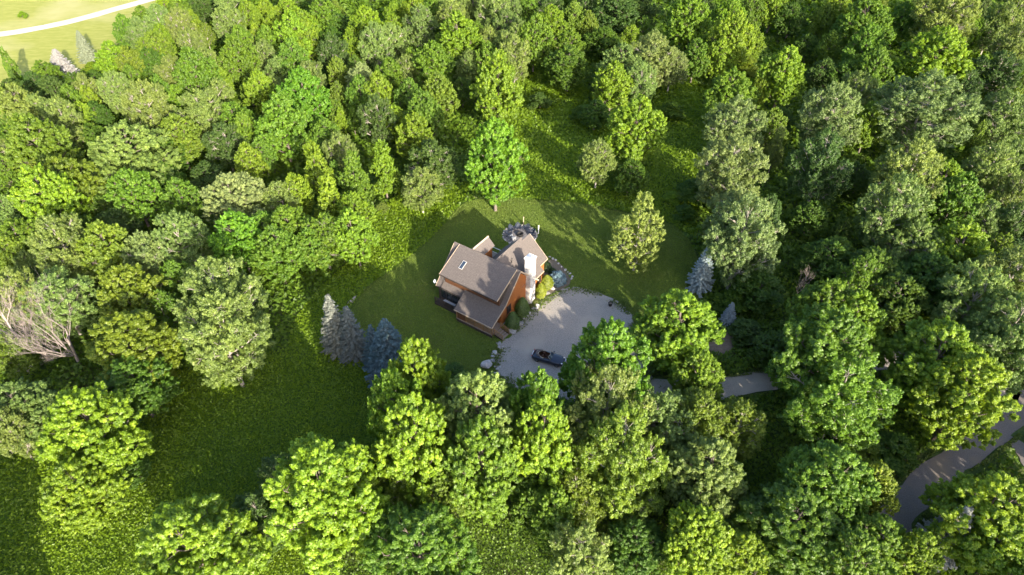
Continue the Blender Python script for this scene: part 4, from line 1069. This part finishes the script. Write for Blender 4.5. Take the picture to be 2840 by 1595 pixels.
# flagstones in rings, joints left open
for r0, r1, n in ((0.75, 1.3, 9), (1.33, 1.95, 14), (1.98, 2.5, 18)):
    ph = rp.random()
    for k in range(n):
        a0 = 2 * math.pi * (k + ph) / n + 0.012; a1 = 2 * math.pi * (k + 1 + ph) / n - 0.012
        aa = [a0, (a0 + a1) / 2, a1]
        q = [(PC.x + (r1 - rp.uniform(0, .04)) * math.cos(a), PC.y + (r1 - rp.uniform(0, .04)) * math.sin(a), 0.0) for a in aa] + [(PC.x + r0 * math.cos(a), PC.y + r0 * math.sin(a), 0.0) for a in aa[::-1]]
        m = MB(); m.extrude(q, (0, 0, 0.045 + rp.uniform(0, .015))); m.build('flagstone', M['patio'], PAT)
def rock_mesh(seed, sx, sy, sz, sub=2):
    rg = np.random.default_rng(seed); bm = bmesh.new(); bmesh.ops.create_icosphere(bm, subdivisions=sub, radius=1.0)
    cuts = [(norm(rg.normal(size=3)), rg.uniform(0.5, 0.85)) for _ in range(11)]
    for v in bm.verts:
        p = np.array(v.co)
        for n_, d_ in cuts:
            s = p @ n_
            if s > d_: p = p - n_ * (s - d_)
        p = p * (1 + 0.04 * rg.normal())
        v.co = Vector((p[0] * sx, p[1] * sy, p[2] * sz))
    me = bpy.data.meshes.new('rock'); bm.to_mesh(me); bm.free(); return me
for k in range(44):
    a = 2 * math.pi * k / 44 + rp.uniform(-.06, .06)
    me = rock_mesh(100 + k % 7, rp.uniform(.16, .28), rp.uniform(.16, .24), 0.14, 1); me.materials.append(M['rock_pale'] if k % 3 else M['rock'])
    link('edge_stone', me, None, PAT, (PC.x + 2.72 * math.cos(a), PC.y + 2.66 * math.sin(a), 0.05), a)
fp = empty('fire_pit', (1.28, 87.76, 0.05))
MB().lathe([(0.36, 0), (0.52, 0), (0.55, 0.36), (0.56, 0.40), (0.44, 0.40), (0.42, 0.30), (0.38, 0.06), (0.36, 0)], 22).build('ring', M['iron'], fp, True)
MB().lathe([(0.0, 0.07), (0.2, 0.09), (0.385, 0.05)], 18).build('ash_bed', surf('ash', (0.02, 0.02, 0.02), (0.06, 0.055, 0.05), bump=0.6), fp)
for k in range(3): MB().tube([(-0.22, 0.1 * k - 0.1, 0.14), (0.22, 0.12 - 0.1 * k, 0.17)], [0.045, 0.04], 7).build('charred_log', M['iron'], fp)
tag(fp, 'round black metal fire pit in the middle of the patio', 'fire pit')

def chair(x, y, face, mat, label):
    o = empty('patio_chair', (x, y, 0.06), face); o.scale = (1.12, 1.12, 1.12)           # local +x looks at the fire
    for k in range(5):
        yy = -0.24 + 0.12 * k
        m = MB(); m.extrude([(0.28, yy - .05, 0.36), (-0.26, yy - .05, 0.24), (-0.26, yy - .05, 0.215), (0.28, yy - .05, 0.335)], (0, 0.1, 0)); m.build('seat_slat', mat, o)
        t = 1.0 - 0.14 * abs(k - 2) ** 1.5 / 1.6
        m = MB(); m.extrude([(-0.22, yy - .05, 0.24), (-0.24, yy - .05, 0.24), (-0.24 - .36 * t, yy * 1.18 - .056, 0.24 + .74 * t), (-0.21 - .36 * t, yy * 1.18 - .056, 0.24 + .74 * t)], (0, 0.105, 0)); m.build('back_slat', mat, o)
    for s in (-1, 1):
        m = MB(); m.box(-0.42, 0.34, s * 0.36 - .07, s * 0.36 + .07, 0.52, 0.545); m.build('arm', mat, o)
        m = MB(); m.box(0.22, 0.30, s * 0.33 - .02, s * 0.33 + .02, 0, 0.518); m.build('leg', mat, o)
        m = MB(); m.bar((0.2, s * 0.30, 0.30), (-0.55, s * 0.30, 0.02), 0.03, 0.09); m.build('leg', mat, o)
    tag(o, label, 'chair', 'chairs round the fire pit')
for x, y, mt, lb in ((0.02, 88.9, 'chair_plastic', 'dark slatted garden chair on patio between grey metal chair and tan post'), (-0.35, 87.75, 'chair_plastic', 'dark slatted garden chair at the side of the patio facing the fire pit'),
                 (0.10, 86.65, 'chair_grey', 'light grey framed garden chair on patio near the house'), (1.02, 89.25, 'chair_plastic', 'dark slatted garden chair in front of the tan post'),
                 (2.30, 89.0, 'chair_plastic', 'dark navy garden chair between the tan post and the white post'), (3.05, 87.9, 'chair_plastic', 'dark slatted garden chair nearest the white post')):
    chair(x, y, math.atan2(87.76 - y, 1.28 - x), M[mt], lb)
o = empty('wooden_post', (1.88, 90.75, 0)); MB().box(-.06, .06, -.06, .06, 0, 1.5).build('shaft', M['trim'], o); MB().box(-.075, .075, -.075, .075, 1.503, 1.54).build('cap', M['trim'], o); MB().tube([(0, 0, 1.54), (0, 0, 1.75)], [.02, .012], 6).build('hook', M['iron'], o)
tag(o, 'tan square wooden post behind the patio', 'post')
o = empty('white_post', (4.25, 88.3, 0)); MB().box(-.075, .075, -.075, .075, 0, 1.5).build('shaft', M['white'], o); MB().box(-.09, .09, -.09, .09, 1.503, 1.55).build('cap', M['white'], o)
tag(o, 'white square post at the side of the patio', 'post')

# ------------------------------------------------------------------ rocks
def rock(x, y, s, seed, label, pale=False, group=None, flat=0.6, name='rock'):
    rd = random.Random(seed); me = rock_mesh(seed, s * rd.uniform(.85, 1.25), s * rd.uniform(.75, 1.1), s * flat * rd.uniform(.8, 1.15))
    me.materials.append(M['rock_pale'] if pale else M['rock'])
    o = link(name, me, None, None, (x, y, s * flat * 0.45), rd.uniform(0, 6.28)); tag(o, label, 'rock', group)
EDGE = [(5.97,74.83),(5.2,73.74),(4.46,73.2),(3.59,71.21),(3.4,70.56),(2.87,70.56),(2.41,69.67),(2.14,69.03),(1.61,68.53),(0.82,67.29),(1.34,67.42),(-1.7,63.03),(-2.26,62.01),(-2.49,61.34),(-2.56,60.57),(-1.88,59.16),(-1.79,58.41),(-1.62,63.49)]
rr = random.Random(6)
for i, (x, y) in enumerate(EDGE):
    lb = 'grey rock edging the planting bed along the house' if i < 11 else 'grey rock edging the gravel pad beside the lawn'
    rock(x, y, rr.uniform(.28, .48), 200 + i, lb, i % 3 == 0, 'rocks edging the gravel')
    for k in range(2): rock(x + rr.uniform(-.55, .55), y + rr.uniform(-.5, .5), rr.uniform(.12, .24), 300 + i * 3 + k, 'small ' + lb, rr.random() < .5, 'small rocks edging the gravel')
for i, (x, y) in enumerate([(5.83,82.24),(6.25,81.8),(6.65,81.48),(7.1,80.6),(7.52,79.83),(8.04,79.09),(8.4,78.6),(8.65,78.22),(8.85,77.07),(9.0,77.6)]):
    rock(x, y, rr.uniform(.16, .26), 400 + i, 'pale stone edging the bed round the blue globe spruce', True, 'pale stones of the bed edge')
rock(-3.35, 59.9, 0.78, 500, 'large pale angular boulder on the lawn beside the gravel pad', True, flat=0.7, name='boulder')
rock(-0.04, 65.9, 0.66, 501, 'dark round boulder at the foot of the porch stair', False, flat=0.7, name='boulder')
me = rock_mesh(77, 1.25, 0.42, 0.32); me.materials.append(surf('pinkish_rock', (0.30, 0.24, 0.22), (0.44, 0.36, 0.33), scale=3, bump=0.6))
tag(link('long_rock', me, None, None, (-22.9, 72.1, 0.2), R(58)), 'long low pinkish rock on the grass behind the spruces', 'rock')
# black bin at the far side of the gravel
o = empty('garden_pot', (13.95, 71.2, 0.0)); MB().lathe([(0, 0.0), (0.22, 0.0), (0.30, 0.5), (0.33, 0.52), (0.33, 0.56), (0.28, 0.56), (0.26, 0.42), (0, 0.42)], 18).build('shell', M['iron'], o, True)
MB().lathe([(0, 0.47), (0.2, 0.48), (0.265, 0.44)], 14).build('soil', M['mulch'], o); tag(o, 'black round pot at the far edge of the gravel pad', 'pot')

# ------------------------------------------------------------------ planting round the house
def globe(x, y, w, h, col, label, name, seed, pow_=0.5, cone=False, leaf=0.17, n=3600, needle=False):
    rg = np.random.default_rng(seed); o = empty(name, (x, y, 0.0))
    d = norm(rg.normal(size=(n, 3))); d[:, 2] = np.abs(d[:, 2]) * 1.0 - 0.15
    bump_ = 1 + 0.16 * np.sin(d[:, 0] * 9 + seed) * np.sin(d[:, 1] * 8 + d[:, 2] * 7) + 0.06 * rg.normal(size=n)
    if cone:
        t = rg.random(n) ** 1.3; a = rg.random(n) * 6.28; r = w / 2 * np.sin(np.pi * (0.22 + 0.77 * t)) ** 0.8 * (1 + 0.2 * np.sin(a * 6 + t * 14) * np.sin(t * 22 + a)) * (0.8 + 0.25 * rg.random(n))
        pos = np.column_stack([r * np.cos(a), r * np.sin(a), h * (0.02 + 0.98 * t)]); d = np.column_stack([np.cos(a), np.sin(a), np.full(n, 0.7)])
    else:
        rad = 0.75 + 0.25 * rg.random(n) ** pow_
        pos = d * (rad * bump_)[:, None] * np.array([w / 2, w / 2, h]) ; pos[:, 2] = np.maximum(pos[:, 2], 0.03)
    V = leaves(pos, d + np.array([0, 0, 0.4]) + rg.normal(size=(n, 3)) * 0.35, np.full(n, leaf), rg, 1.2)
    me = leaf_mesh('foliage', V, np.clip(0.5 + 0.2 * rg.normal(size=n), 0, 1)); me.materials.append(M['needle'] if needle else M['leaf'])
    f = link('foliage', me, None, o); f.color = (*col, 1)
    MB().tube([(0, 0, -0.1), (0, 0, h * 0.7)], [0.06, 0.03], 6).build('stem', M['bark'], o, True)
    tag(o, label, 'shrub', 'shrubs planted round the house')
globe(0.1, 66.75, 1.75, 3.0, (0.085, 0.145, 0.030), 'conical dark evergreen beside the porch stair', 'evergreen_shrub', 1, cone=True)
globe(1.45, 69.3, 1.85, 3.3, (0.095, 0.155, 0.032), 'conical dark evergreen in front of the chimney', 'evergreen_shrub', 2, cone=True)
globe(4.1, 73.2, 1.55, 2.5, (0.21, 0.25, 0.018), 'egg shaped yellow green shrub right against the chimney', 'golden_shrub', 3, cone=True, n=3800)
globe(5.0, 75.2, 1.9, 2.3, (0.19, 0.23, 0.020), 'rounded yellow green shrub next to the blue globe spruce', 'golden_shrub', 4, cone=True, n=3800)
globe(6.75, 76.6, 2.5, 1.75, (0.13, 0.20, 0.23), 'round dwarf blue spruce at the corner of the planting bed', 'globe_spruce', 5, n=5200, needle=True, leaf=0.24)
globe(5.2, 79.3, 1.5, 1.5, (0.045, 0.080, 0.022), 'dark green shrub under the annex eave', 'shrub', 6)
globe(6.1, 78.4, 1.1, 0.9, (0.055, 0.090, 0.022), 'low dark shrub between annex wall and globe spruce', 'shrub', 7)
globe(0.85, 68.4, 1.0, 0.7, (0.075, 0.12, 0.025), 'low green shrub between the two conical evergreens', 'shrub', 8)
globe(2.7, 70.9, 0.9, 0.5, (0.10, 0.11, 0.022), 'low olive shrub at the foot of the chimney', 'shrub', 9)
globe(3.3, 71.9, 0.9, 0.45, (0.11, 0.13, 0.022), 'low olive shrub between chimney and the egg shaped shrub', 'shrub', 10)
print('objects', len(bpy.data.objects), 'tris', sum(sum(len(p.vertices) - 2 for p in m.polygons) if len(m.polygons) < 20000 else len(m.polygons) for m in bpy.data.meshes))
